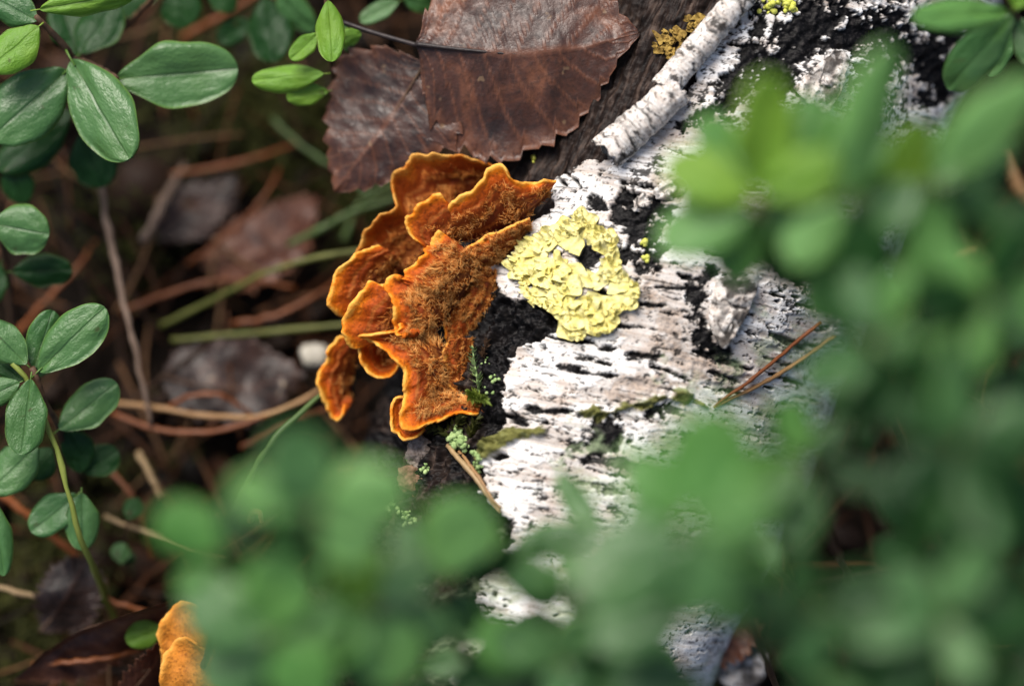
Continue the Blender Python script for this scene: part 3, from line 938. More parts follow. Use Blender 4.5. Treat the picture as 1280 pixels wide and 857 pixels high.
# upper right cap, its two lobes
fungus_cap(fungus, Z1([(676, 122, -1), (622, 126, 1), (580, 126, 2), (548, 109, 3), (532, 88, 3), (512, 84, 3), (491, 100, 3), (480, 121, 3), (440, 150, 3), (388, 184, 3), (381, 198, 1)]),
           Z1([(650, 160, -3), (622, 190, -3), (605, 210, -3), (590, 222, -3), (565, 234, -3), (540, 244, -3), (515, 255, -3), (490, 264, -3), (465, 272, -3), (440, 280, -3), (425, 285, -3)]),
           11, 2600, ruffle=0.9, bulge=1.5, tmax=0.70, hl=1.4)
fungus_cap(fungus, Z1([(384, 200, 1), (378, 172, 3), (366, 154, 4), (350, 157, 4), (325, 181, 4), (296, 210, 4), (279, 226, 4), (285, 255, 3), (305, 281, 2), (328, 304, 1)]),
           Z1([(432, 262, -2), (428, 268, -2), (422, 274, -2), (416, 280, -2), (410, 288, -2), (404, 296, -2), (400, 304, -2), (396, 312, -2), (390, 320, -2), (384, 328, -2)]),
           12, 900, ruffle=0.7, bulge=1.0, tmax=0.5, tone=-0.1)

fungus2 = empty('bracket_fungus', P(300, 840, -14), 'small pale orange bracket fungus at the bottom left behind blurred leaves', 'fungus', 'bracket fungi on the log')
fungus_cap(fungus2, [(262, 790, -9), (252, 762, -8), (238, 752, -8), (220, 754, -8), (205, 771, -8), (198, 800, -8), (203, 826, -9), (204, 850, -10)],
           [(290, 830, -12), (288, 834, -12), (286, 838, -12), (284, 842, -12), (282, 848, -12), (280, 854, -12), (278, 860, -12), (276, 866, -12)], 21, 0, 'fungus_pale', 0.35, bulge=1.4)
fungus_cap(fungus2, [(275, 820, -4), (250, 806, -4), (230, 797, -4), (214, 806, -4), (206, 830, -4), (200, 862, -5), (205, 900, -6)],
           [(300, 850, -8), (298, 856, -8), (296, 862, -8), (294, 868, -8), (290, 876, -8), (286, 884, -8), (284, 890, -8)], 22, 60, 'fungus_pale', 0.45, bulge=1.4)

# ------------------------------------------------------------------ yellow lichen
def lobe_mesh(cx, cy, ang, ln, wd, seed, lift=0.7, real=False):
    """one crinkled lobe growing from pixel (cx, cy) in direction ang over the bark"""
    nr_, na = 11, 34
    r = np.linspace(0.08, 1, nr_); a = np.linspace(-1, 1, na)
    Rr, Aa = np.meshgrid(r, a, indexing='ij')
    edge = 1.06 + 0.07 * np.cos(Aa * 7.5 + seed) + 0.09 * vnoise(Aa * 3.0, seed * 1.7, 0, 401) + 0.03 * vnoise(Aa * 9, seed, 3.0, 404)
    rho = Rr * edge
    lx = 1.1 * ln * rho * np.cos(Aa * 1.5)
    ly = wd * 0.72 * rho * np.sin(Aa * 1.6)
    ca, sa = math.cos(ang), math.sin(ang)
    px, py = cx + lx * ca - ly * sa, cy + lx * sa + ly * ca
    hgt = 0.25 + lift * (0.6 + 0.6 * fbm(px / 9.0, py / 9.0, seed * 0.7, 3, 402, 0.5) + 0.55 * np.abs(fbm(Aa * 4.0, seed, 2.0, 2, 403)) * Rr ** 2) + 0.75 * lift * Rr ** 4 * (0.55 + 0.6 * np.sin(Aa * 7.5 + seed * 2.0)) + 0.3 * lift * np.sin(np.pi * Rr)
    u, v = log_uv(px.ravel(), py.ravel())
    V = log_point(u, v, log_base(u, v) + 0.6).reshape(nr_, na, 3)
    nrm = (np.cos(u)[:, None] * NRM + np.sin(u)[:, None] * SIDE).reshape(nr_, na, 3)
    V = V + nrm * (hgt * MM)[..., None]
    B = V - nrm * 0.22 * MM
    n = nr_ * na
    q = [grid_quads(nr_, na, 0, True), grid_quads(nr_, na, n, False)]
    e = (nr_ - 1) * na + np.arange(na - 1)
    q.append(np.stack([e, e + 1, e + 1 + n, e + n], 1))
    return new_mesh('lobe', np.vstack([V.reshape(-1, 3), B.reshape(-1, 3)]), quads=np.vstack(q))


LOBES = [  # zoom-2 pixels: base x, y, angle in degrees (0 right, 90 down), length, width
    (345, 310, -88, 62, 46), (330, 330, -110, 50, 50), (300, 330, -125, 55, 56), (260, 350, -150, 60, 60), (225, 370, 180, 62, 60), (185, 400, 175, 62, 62), (150, 430, 165, 56, 54),
    (170, 440, 140, 52, 50), (215, 430, 120, 52, 56), (240, 400, 90, 60, 60), (230, 480, 150, 55, 52), (215, 510, 110, 46, 50), (240, 500, 60, 46, 44), (200, 520, 150, 36, 40),
    (280, 420, 80, 60, 60), (300, 450, 40, 60, 58), (290, 380, -60, 55, 55), (310, 400, 20, 40, 40), (330, 480, 120, 50, 46), (270, 520, 90, 52, 50), (290, 560, 110, 52, 50),
    (260, 550, 140, 40, 44), (310, 540, 60, 50, 50), (350, 560, 70, 55, 55), (330, 590, 110, 52, 54), (300, 620, 115, 48, 52), (370, 600, 60, 50, 52), (400, 590, 20, 46, 50),
    (385, 560, -20, 46, 50), (370, 460, 40, 46, 44), (400, 440, -10, 46, 48), (430, 470, 20, 52, 56), (450, 500, 40, 62, 66), (470, 520, 60, 50, 56), (450, 540, 110, 40, 44), (420, 470, -60, 40, 44),
    (410, 390, -70, 56, 56), (400, 360, -95, 50, 50), (420, 340, -40, 34, 40), (375, 345, -80, 46, 44), (420, 420, -20, 40, 40), (395, 330, -130, 36, 40), (345, 470, 10, 40, 38), (440, 460, -30, 30, 34),
    (350, 300, -60, 44, 40), (340, 280, -95, 40, 34), (290, 470, 60, 52, 52), (320, 500, 100, 44, 44), (345, 540, 20, 46, 44), (250, 440, 40, 50, 50), (200, 450, 60, 50, 50), (300, 590, 60, 50, 50)]
lichen = empty('lichen', PL([715], [345])[0], 'pale yellow ruffled leafy lichen rosette growing on the white birch bark', 'lichen')
for x, y, a, l, w_ in list(LOBES):          # a second, smaller tier over the first
    if math.hypot(x - 352, y - 405) < 62 or x > 430 or random.random() < 0.3:
        continue
    LOBES.append((x + random.uniform(-16, 16), y + random.uniform(-16, 16), a + random.uniform(-70, 70), l * 0.62, w_ * 0.66))
EDGE = spline([(345, 256), (368, 302), (422, 312), (436, 370), (445, 425), (508, 490), (503, 548), (450, 568), (438, 598), (425, 636), (380, 645), (295, 662), (285, 602), (240, 570), (178, 550),
               (140, 482), (104, 430), (126, 392), (174, 345), (262, 316), (345, 256)], 61)[:-1]
for kx in range(60):                           # small frills along the ragged edge
    tn = EDGE[(kx + 1) % 60] - EDGE[kx - 1]
    LOBES.append((EDGE[kx][0] - 0.3 * tn[1], EDGE[kx][1] + 0.3 * tn[0], math.degrees(math.atan2(-tn[0], tn[1])) + random.uniform(-45, 45),
                  random.uniform(12, 26), random.uniform(14, 26)))


def in_hole(x, y, a, l):
    mx, my = x + 0.55 * l * math.cos(math.radians(a)), y + 0.55 * l * math.sin(math.radians(a))
    return math.hypot((mx - 352) / 1.0, (my - 405) / 1.3) < 40 or math.hypot(mx - 392, my - 503) < 24 or math.hypot(mx - 333, my - 512) < 20


for i, (x, y, a, l, w_) in enumerate(LOBES):
    x, y = 305 + (x - 305) * 0.95 + 4, 455 + (y - 455) * 0.97
    if in_hole(x, y, a, l):
        continue
    c = Z2([(x, y)])[0]
    obj('lobe', lobe_mesh(c[0], c[1], math.radians(a), l / 2.598, w_ / 2.598, i * 1.37 + 0.5, (0.7 if i < 46 else 1.2) + 0.35 * random.random()), M['lichen'], lichen)

ochre = empty('lichen', PL([855], [45])[0], 'ochre brown lichen crust on dark wood beside the bark roll', 'lichen')
for i in range(44):
    x, y = Z7([(random.uniform(200, 330), random.uniform(70, 160))])[0]
    y = y + (855 - x) * 0.35
    obj('lobe', lobe_mesh(x, y, random.uniform(0, 6.28), random.uniform(4, 9), random.uniform(4, 9), i * 2.1 + 60, 0.6), M['ochre'], ochre)


def crumbs(label, spots, n, spread, mat, seed, size=(0.35, 0.9)):
    """a small crusty tuft: many tiny lobes heaped together, one thing"""
    g = np.random.default_rng(seed)
    V, Q_ = [], []
    th = np.linspace(0, 2 * np.pi, 7)[:-1]
    for (sx_, sy_) in spots:
        p = np.stack([sx_ + g.normal(0, spread, n), sy_ + g.normal(0, spread, n)], 1)
        b = PL(p[:, 0], p[:, 1], 0.2)
        for q in b:
            r = g.uniform(*size) * MM
            nrm = (q - A0) - ((q - A0) @ AX) * AX; nrm /= np.linalg.norm(nrm)
            nrm = nrm + g.normal(0, 0.5, 3); nrm /= np.linalg.norm(nrm)
            a_ = np.cross(nrm, [0.3, 0.9, 0.2]); a_ /= np.linalg.norm(a_); b_ = np.cross(nrm, a_)
            o = len(V)
            for ring, hh in ((0.55, 0.0), (1.0, 0.5), (0.6, 0.95)):
                for t_ in th:
                    rr_ = r * ring * g.uniform(0.65, 1.25)
                    V.append(q + nrm * r * hh * 1.2 + a_ * math.cos(t_) * rr_ + b_ * math.sin(t_) * rr_)
            for k_ in range(2):
                for j in range(6):
                    j2 = (j + 1) % 6
                    Q_.append((o + k_ * 6 + j, o + k_ * 6 + j2, o + k_ * 6 + 6 + j2, o + k_ * 6 + 6 + j))
            Q_.append((o + 12, o + 13, o + 14, o + 15)); Q_.append((o + 15, o + 16, o + 17, o + 12))
    ob = obj('lichen_tuft', new_mesh('lichen_tuft', np.array(V), quads=np.array(Q_)), M[mat])
    return tag(ob, label, 'lichen', 'crumbs of lichen and moss on the log')


crumbs('pale green crumbly lichen tuft just below the big orange fungus', Z8([(350, 150), (335, 170), (365, 175)]), 16, 4.0, 'crumb_lichen', 1)
crumbs('pale green lichen crumbs above the straw stalks beside the olive seam', Z8([(400, 200), (410, 225), (402, 245)]), 9, 3.0, 'crumb_lichen', 2, (0.25, 0.6))
crumbs('pale lichen crumbs on the flaky bark left of the straw stalks', Z8([(238, 218), (262, 245)]), 9, 3.2, 'crumb_lichen', 3, (0.25, 0.65))
crumbs('pale lichen crumbs lowest down on the dark side of the log', Z8([(170, 345), (195, 370), (205, 385)]), 9, 3.5, 'crumb_lichen', 4, (0.25, 0.65))
crumbs('tiny yellow green lichen dots on dark wood below the dead leaf', Z6([(872, 536), (828, 570), (842, 584)]), 4, 1.2, 'crumb_yellow', 5, (0.3, 0.5))
crumbs('bright yellow green lichen tuft at the top of the log', Z7([(520, 22), (575, 12), (590, 25)]), 14, 4.0, 'crumb_yellow', 6, (0.35, 0.8))
crumbs('two lime green lichen specks on the black patch right of the yellow lichen', Z2([(535, 346), (540, 398)]), 7, 1.8, 'crumb_yellow', 7, (0.3, 0.7))


# ------------------------------------------------------------------ moss sprigs at the foot of the fungus
def moss_sprig(label, pts, seed, blade=2.0, mat='moss_bright'):
    base = P(*pts[0])
    e = empty('moss_sprig', base, label, 'moss', 'moss sprigs beside the fungus')
    W = np.array([P(*p) for p in spline(pts, 14)])
    tube('stem', [P(*p) for p in pts], [0.28 * MM, 0.14 * MM], M[mat], e, 5, 14)
    g = np.random.default_rng(seed)
    V, Tr = [], []
    T_ = np.gradient(W, axis=0)
    for i in range(len(W)):
        for k_ in range(4):
            t_ = T_[i] / np.linalg.norm(T_[i])
            d = np.cross(t_, g.normal(size=3)); d /= np.linalg.norm(d)
            d = d * 0.8 + t_ * 0.7 - FW * 0.2
            d /= np.linalg.norm(d)
            L = blade * MM * g.uniform(0.6, 1.1) * (1 - 0.35 * i / len(W))
            sd_ = np.cross(d, t_); sd_ /= np.linalg.norm(sd_) + 1e-9
            up_ = np.cross(sd_, d)
            o = len(V)
            V += [W[i], W[i] + d * L * 0.45 + sd_ * L * 0.17, W[i] + d * L * 0.45 - sd_ * L * 0.17, W[i] + d * L, W[i] + d * L * 0.4 - up_ * L * 0.1]
            Tr += [(o, o + 1, o + 4), (o, o + 4, o + 2), (o + 4, o + 1, o + 3), (o + 2, o + 4, o + 3)]
    tag(obj('leaflets', new_mesh('leaflets', np.array(V), tris=np.array(Tr)), M[mat], e), kind='stuff')


lh = lambda x, y: float((FOCUS - ((PL([x], [y])[0] - CAM) @ FW)) / MM)       # height of the trunk's skin over the focal plane


def on_log(pts):
    return [(x, y, lh(x, y) + o) for x, y, o in pts]


moss_sprig('pale feathery moss sprig standing beside the hairy foot of the fungus', on_log(Z1([(470, 690, 0), (462, 640, 1.5), (455, 600, 2.2), (452, 572, 3)])), 1, 2.4, 'crumb_lichen')
moss_sprig('yellow green moss sprig at the right tip of the lowest fungus cap', on_log(Z1([(440, 690, 1), (460, 700, 3), (485, 705, 3.5)])), 2, 2.6)
moss_sprig('yellow green moss sprig bending left above the lowest fungus cap', on_log(Z1([(470, 725, 0), (462, 695, 2), (442, 682, 3)])), 3, 2.4)
moss_sprig('reddish brown moss sprig just above the pale feathery one', on_log(Z1([(478, 590, 0), (484, 570, 1.5), (490, 548, 2)])), 6, 1.8, 'stem_brown')
moss_sprig('dark olive moss sprig leftmost in the shade under the lowest fungus cap', on_log(Z8([(330, 150, 0), (300, 130, 1.5), (268, 125, 2)])), 4, 2.6, 'moss')
moss_sprig('olive moss sprig right under the lip of the lowest fungus cap', on_log(Z8([(380, 150, 0), (390, 120, 1.5), (400, 100, 2)])), 5, 2.6, 'moss')
moss_sprig('olive moss sprig between the lowest fungus cap and the pale green lichen tuft', on_log(Z8([(330, 130, 0), (345, 112, 1.5), (355, 95, 2)])), 7, 2.6, 'moss')
crumbs('pale grey green crumbs in the dark strip right of the moss sprigs', Z1([(500, 600), (515, 650), (495, 690)]), 5, 4.0, 'crumb_lichen', 8, (0.2, 0.5))


# ------------------------------------------------------------------ loose bark on the log
def bark_roll(p0, p1, r0, r1, seed, gap, sheen=0.0):
    """a curl of bark: a sheet rolled round more than a turn, with ragged ends"""
    a, b = P(*p0), P(*p1)
    ax = (b - a); L = np.linalg.norm(ax); ax /= L
    n0 = -FW + ax * (FW @ ax); n0 /= np.linalg.norm(n0)
    s0 = np.cross(ax, n0)
    nv, nu = 90, 64
    v = np.linspace(0, 1, nv); th = np.linspace(gap, gap + 2 * np.pi * 1.12, nu)
    V_, U_ = np.meshgrid(v, th, indexing='ij')
    rad = (r0 + (r1 - r0) * V_) * (1 - 0.14 * (U_ - gap) / 7.0) * MM
    rad = rad * (1 + 0.05 * fbm(U_ * 1.5, V_ * 6, seed, 3, 501)) + 0.16 * MM * fbm(U_ * 0.9, V_ * L / MM / 0.9, seed, 4, 502)
    ck = np.zeros_like(V_)
    for c, w_ in ((0.12, 0.006), (0.27, 0.010), (0.38, 0.005), (0.55, 0.013), (0.66, 0.006), (0.82, 0.010), (0.91, 0.005)):      # splits round the roll
        cc = c + 0.03 * fbm(U_ * 1.3, seed, c, 4, 503)
        ck = np.maximum(ck, np.exp(-((V_ - cc) / w_) ** 2) * sstep(-0.35, 0.1, vnoise(U_ * 1.1, c * 7, seed, 504)))
    rad = rad - 0.6 * MM * ck
    dirt = sstep(0.62, 0.78, fbm(U_ * 1.1, V_ * L / MM / 2.2, seed, 5, 506, 0.65) + 0.35 * vnoise(U_ * 0.6, V_ * 3, seed, 507))
    ck = np.maximum(ck, 0.9 * dirt)
    rag = 0.6 * MM * fbm(U_ * 2.2, seed, 0, 4, 505)
    along = V_ * L + rag * np.where(V_ < 0.5, 1 - 2 * V_, 2 * V_ - 1)
    bow = 0.8 * MM * np.sin(np.pi * V_) + 0.5 * MM * vnoise(V_ * 5, seed, 0, 508)
    W = a + along[..., None] * ax + (rad * np.cos(U_))[..., None] * n0 + (rad * np.sin(U_))[..., None] * s0 + bow[..., None] * n0
    inn = W - 0.4 * MM * (np.cos(U_)[..., None] * n0 + np.sin(U_)[..., None] * s0)
    n = nv * nu
    q = [grid_quads(nv, nu, 0), grid_quads(nv, nu, n, True)]
    for e in (np.arange(nu - 1), (nv - 1) * nu + np.arange(nu - 1)):
        q.append(np.stack([e, e + 1, e + 1 + n, e + n], 1))
    for e in (np.arange(nv - 1) * nu, np.arange(nv - 1) * nu + nu - 1):
        q.append(np.stack([e, e + nu, e + nu + n, e + n], 1))
    uv_ = np.stack([along.ravel(), (U_ * 0.003).ravel()], 1)
    me = new_mesh('bark_roll', np.vstack([W.reshape(-1, 3), inn.reshape(-1, 3)]), quads=np.vstack(q),
                  attrs={'crack': np.r_[ck.ravel(), np.full(n, 0.75)]}, uv=np.vstack([uv_, uv_]))
    return obj('bark_roll', me, M['bark_roll'], log)


bark_roll(Z7([(45, 455)])[0] + (lh(770, 185) + 2.2,), Z7([(255, 265)])[0] + (lh(845, 115) + 2.6,), 3.9, 3.4, 1, 2.6)
bark_roll(Z7([(215, 262)])[0] + (lh(835, 105) + 3.0,), Z7([(470, -40)])[0] + (lh(930, 5) + 3.0,), 2.9, 2.9, 2, 2.2)


def bark_flake(outline, h, seed, curl=1.5, cells=7, mat='bark_flake', name='bark_flake', thick=0.7, parent=None):
    """a curled chip of bark; outline in pixels (closed), split by raised ridges"""
    poly = np.array(outline)
    c = poly.mean(0)
    nb, nrr = 56, 16
    ring = spline(list(map(tuple, poly)) + [tuple(poly[0])], nb + 1)[:-1]
    ring = ring + 1.6 * np.stack([fbm(np.arange(nb) / 2.5, seed, 0, 3, 511), fbm(np.arange(nb) / 2.5, seed, 5, 3, 512)], 1)
    rr_ = np.linspace(0.02, 1, nrr)
    XY = c + (ring - c)[None] * rr_[:, None, None]
    lo, hi = poly.min(0), poly.max(0)
    cov = np.cov((poly - c).T); wv, ev = np.linalg.eigh(cov)
    la, sa = (XY - c) @ ev[:, 1], (XY - c) @ ev[:, 0]
    S_ = np.abs((poly - c) @ ev[:, 0]).max()
    u = XY / 9.0
    nz_ = fbm(la / 8.0, sa / 8.0, seed, 4, 513)
    ridges = np.abs(np.sin(la / (np.abs((poly - c) @ ev[:, 1]).max()) * cells * 0.8 + 1.3 * vnoise(sa / 9.0, la / 20.0, seed, 514)))
    ck = sstep(0.42, 0.08, ridges) * 0.95
    rib = sstep(0.25, 0.05, np.abs(sa / S_ - 0.15 + 0.25 * vnoise(la / 14.0, 0, seed, 515)))
    ck = np.maximum(ck, rib * 0.6)
    hh = curl * (1 - (sa / S_) ** 2) + 0.45 * nz_ - 0.5 * ck
    hs = np.array([h + 0.0] * 1)[0]
    top = np.array([P(x, y, hs + z) for (x, y), z in zip(XY.reshape(-1, 2), hh.ravel())])
    bot = np.array([P(x, y, hs + z - thick - 1.2 * (r_ ** 3)) for (x, y), z, r_ in zip(XY.reshape(-1, 2), hh.ravel(), np.repeat(rr_, nb))])
    n = nb * nrr
    i, j = np.meshgrid(np.arange(nrr - 1), np.arange(nb), indexing='ij')
    a = (i * nb + j).ravel(); b = (i * nb + (j + 1) % nb).ravel()
    q = [np.stack([a, b, b + nb, a + nb], 1), np.stack([a + n, a + nb + n, b + nb + n, b + n], 1)]
    e = (nrr - 1) * nb + np.arange(nb); e2 = (nrr - 1) * nb + (np.arange(nb) + 1) % nb
    q.append(np.stack([e, e2, e2 + n, e + n], 1))
    me = new_mesh(name, np.vstack([top, bot]), quads=np.vstack(q), attrs={'crack': np.r_[ck.ravel(), np.full(n, 0.5)]},
                  uv=np.tile(np.stack([la.ravel(), sa.ravel()], 1) * 0.000155, (2, 1)))
    return obj(name, me, M[mat], parent if parent is not None else log)


bark_flake(Z2([(770, 470), (830, 440), (900, 440), (895, 510), (870, 580), (830, 640), (795, 692), (760, 655), (745, 590), (745, 520)]), lh(915, 385) + 1.0, 1, 2.2)
bark_flake(Z7([(725, 148), (758, 165), (750, 230), (715, 320), (680, 330), (600, 270), (610, 250), (660, 200)]), lh(1025, 100) + 1.0, 2, 1.6, 4)
bark_flake(Z7([(205, 540), (250, 530), (280, 550), (250, 590), (200, 590), (180, 570)]), lh(830, 238) + 0.6, 3, 1.0, 2)
bark_flake(Z7([(125, 590), (160, 570), (180, 600), (155, 630), (120, 620)]), lh(802, 255) + 0.5, 4, 0.8, 2)
M['flake_grey'] = simple('flake_grey', (0.10, 0.075, 0.06), (0.30, 0.25, 0.22), (1, 1, 1), 1300, 0.8, 0.8, 0.0004)
M['flake_rust'] = simple('flake_rust', (0.085, 0.032, 0.02), (0.27, 0.15, 0.10), (1, 1, 1), 900, 0.8, 0.8, 0.0004)
bark_flake(Z8([(205, 165), (240, 140), (285, 190), (290, 230), (250, 250), (200, 215)]), lh(528, 567) + 0.8, 5, 1.0, 3, 'flake_grey')
bark_flake(Z8([(175, 240), (215, 230), (255, 265), (262, 300), (230, 320), (180, 300)]), lh(515, 602) + 0.8, 6, 1.2, 3, 'flake_rust')
# a strip of loosened bark, low on the trunk
chip = bark_flake([(905, 822), (930, 800), (955, 812), (958, 840), (930, 862), (900, 850)], -26, 8, 1.6, 3, 'bark_flake', 'bark_chip', parent=fungus2)
chip.parent = None
chip.matrix_world = Matrix.Identity(4)
tag(chip, 'white bark chip on the ground between blurred leaves near the bottom edge', 'bark chip', 'loose bits of bark')


# ------------------------------------------------------------------ dead leaves
def dead_leaf(label, mid, left, right, seed, mat='dead_leaf', teeth=15, tooth=2.0, stalk=None, wave=1.2, nv=9, group='dead leaves', N=150, half=16, place=P, palmate=False):
    """a toothed leaf: midrib and two margins as (px, py, height mm)"""
    Mi = np.array([place(*p) for p in spline(mid, N)])
    Lm = np.array([place(*p) for p in spline(left, N)])
    Rm = np.array([place(*p) for p in spline(right, N)])
    s = np.linspace(0, 1, N)
    up = np.array([0, 0, 1.0])
    rows, uvs, vn = [], [], []
    for side, Mg in ((-1, Lm), (1, Rm)):
        D = Mg - Mi
        Ln = np.linalg.norm(D, axis=1)[:, None] + 1e-9
        ph = s * teeth * 2.0 + 0.4 * vnoise(s * 9, seed, side, 601)
        saw = (ph % 1.0) * (0.6 + 0.5 * vnoise(np.floor(ph) * 1.7, seed, side, 602)) + 0.5 * (np.floor(ph) % 2)
        env = np.sin(np.pi * np.clip(s, 0.01, 0.99)) ** 0.35
        Mg = Mg + D / Ln * (tooth * MM * (saw - 0.5) * env)[:, None] * 0.8
        w_ = np.linspace(0, 1, half + 1)
        rows.append(Mi[:, None] + (Mg - Mi)[:, None] * w_[None, :, None])
        Sg, Wg = np.meshgrid(s, w_, indexing='ij')
        uvs.append(np.stack([Sg, side * Wg], -1))
        q = (Sg - 0.30 * Wg * (1 - 0.35 * Sg)) * nv + 0.06 * vnoise(Sg * 8, Wg * 4, seed, 603) + (0.35 if side > 0 else 0)
        d = np.abs(q - np.round(q)) / nv
        v_ = sstep(0.010, 0.002, d) * sstep(0.97, 0.85, Wg)
        q2 = (Sg * 1.0 + Wg * 0.5) * nv * 5
        v_ = np.maximum(v_, 0.35 * sstep(0.25, 0.05, np.abs(q2 - np.round(q2))) * sstep(0.1, 0.4, vnoise(Sg * 20, Wg * 9, seed, 604)))
        v_ = np.maximum(v_, sstep(0.05, 0.015, Wg))
        vn.append(v_)
    G = np.concatenate([rows[0][:, ::-1], rows[1][:, 1:]], 1)
    UVg = np.concatenate([uvs[0][:, ::-1], uvs[1][:, 1:]], 1)
    VN = np.concatenate([vn[0][:, ::-1], vn[1][:, 1:]], 1)
    mc = G.shape[1]
    gx_, gy_ = G[..., 0] / MM, G[..., 1] / MM
    hz = wave * fbm(gx_ / 14, gy_ / 14, seed, 3, 611) + 0.22 * fbm(gx_ / 2.2, gy_ / 2.2, seed, 3, 612) + 0.12 * VN
    hz = hz + 0.6 * np.abs(UVg[..., 1]) ** 3 * vnoise(UVg[..., 0] * 12, seed, UVg[..., 1], 613)
    G = G + up * (hz * MM)[..., None]
    Bt = G - up * 0.22 * MM
    n = N * mc
    q = [grid_quads(N, mc, 0), grid_quads(N, mc, n, True)]
    for e in (np.arange(N - 1) * mc, np.arange(N - 1) * mc + mc - 1):
        q.append(np.stack([e, e + mc, e + mc + n, e + n], 1))
    root = empty('dead_leaf', Mi[0], label, 'leaf', group)
    me = new_mesh('blade', np.vstack([G.reshape(-1, 3), Bt.reshape(-1, 3)]), quads=np.vstack(q), attrs={'vein': np.tile(VN.ravel(), 2)},
                  uv=np.tile(UVg.reshape(-1, 2), (2, 1)))
    obj('blade', me, M[mat], root)
    rp = Mi[:int(N * 0.6):4] + up * 0.3 * MM
    tube('midrib', rp, [(0.55 if stalk else 0.3) * MM, 0.10 * MM], M['rib_dark'] if stalk else M['stem_brown'], root, 6, 30)
    if stalk:
        tube('stalk', [place(*p) for p in stalk], [0.5 * MM, 0.5 * MM], M['rib_dark'], root, 7, 20)
    return root


M['rib_dark'] = simple('leaf_rib', (0.012, 0.009, 0.009), (0.03, 0.02, 0.018), (1, 1, 1), 600, 0.5)
dead_leaf('left dead brown toothed leaf tucked under the larger one above the fungus', [(531, 80, -10), (480, 160, -12), (418, 238, -14)],
          [(524, 74, -10), (470, 58, -12), (428, 72, -14), (411, 125, -15), (409, 185, -15), (418, 240, -15)],
          [(538, 86, -10), (562, 128, -9), (577, 168, -9), (545, 200, -11), (500, 224, -13), (455, 237, -14), (418, 240, -15)], 3, 'dead_leaf', 9, 2.4)
dead_leaf('large dark brown toothed dead leaf lying against the top of the log', [(520, 56, -5), (590, 64, -3), (660, 68, -2), (740, 58, -2), (800, 41, -2)],
          [(521, 50, -5), (545, -10, -6), (610, -62, -6), (690, -66, -4), (752, -6, -3), (778, 16, -2), (800, 41, -2)],
          [(524, 70, -6), (532, 130, -7), (556, 166, -8), (617, 200, -7), (676, 180, -5), (715, 160, -4), (742, 128, -3), (764, 92, -2), (800, 41, -2)], 5, 'dead_leaf', 10, 3.0,
          stalk=[(428, 28, -7), (470, 42, -6), (522, 57, -4.6)])

# blurred dead leaves on the ground (heights over the ground)
dl = lambda label, mid, l, r_, seed, mat, **kw: dead_leaf(label, mid, l, r_, seed, mat, 12, 2.2, place=PZ, N=90, half=10, wave=3.2, **kw)
dl('grey brown dead leaf flat on the ground left of the fungus', [(200, 470, 9), (280, 485, 11), (385, 470, 10)], [(200, 470, 9), (230, 430, 10), (310, 425, 11), (385, 470, 10)],
   [(200, 470, 9), (230, 515, 10), (320, 525, 11), (385, 470, 10)], 11, 'dead_leaf_grey')
dl('reddish dead leaf near the bottom left corner', [(20, 850, 14), (100, 790, 20), (215, 752, 26)], [(20, 850, 14), (80, 800, 22), (140, 775, 30), (215, 748, 30)],
   [(20, 850, 14), (100, 850, 10), (170, 815, 12), (215, 752, 26)], 12, 'dead_leaf_red')
dl('curled rust brown dead leaf under the small orange fungus', [(140, 890, 14), (185, 840, 22), (215, 790, 24)], [(140, 890, 14), (150, 850, 22), (180, 815, 28), (215, 790, 24)],
   [(140, 890, 14), (200, 880, 12), (225, 830, 14), (215, 790, 24)], 13, 'dead_leaf_red')
dl('pinkish brown dead leaf behind the yellow grass stalk', [(250, 330, 4), (320, 320, 6), (400, 250, 5)], [(250, 330, 4), (280, 285, 5), (340, 255, 6), (400, 250, 5)],
   [(250, 330, 4), (310, 360, 5), (380, 320, 6), (400, 250, 5)], 14, 'dead_leaf_red')
dl('brown dead leaf in the dark litter at lower left', [(50, 790, 10), (90, 740, 13), (110, 690, 12)], [(50, 790, 10), (50, 740, 12), (75, 705, 13), (110, 690, 12)],
   [(50, 790, 10), (110, 780, 12), (130, 730, 13), (110, 690, 12)], 15, 'dead_leaf_grey')
dl('dark brown dead leaf in the litter between the stalks at left centre', [(190, 300, 2), (240, 260, 4), (300, 220, 4)], [(190, 300, 2), (205, 255, 4), (250, 225, 4), (300, 220, 4)],
   [(190, 300, 2), (250, 300, 4), (290, 265, 4), (300, 220, 4)], 16, 'dead_leaf_grey')
dl('red brown dead leaf under blurred leaves at the bottom right of the log', [(840, 810, 14), (890, 790, 18), (960, 780, 14)], [(840, 810, 14), (870, 770, 17), (920, 755, 18), (960, 780, 14)],
   [(840, 810, 14), (880, 830, 16), (930, 820, 17), (960, 780, 14)], 17, 'dead_leaf_red')


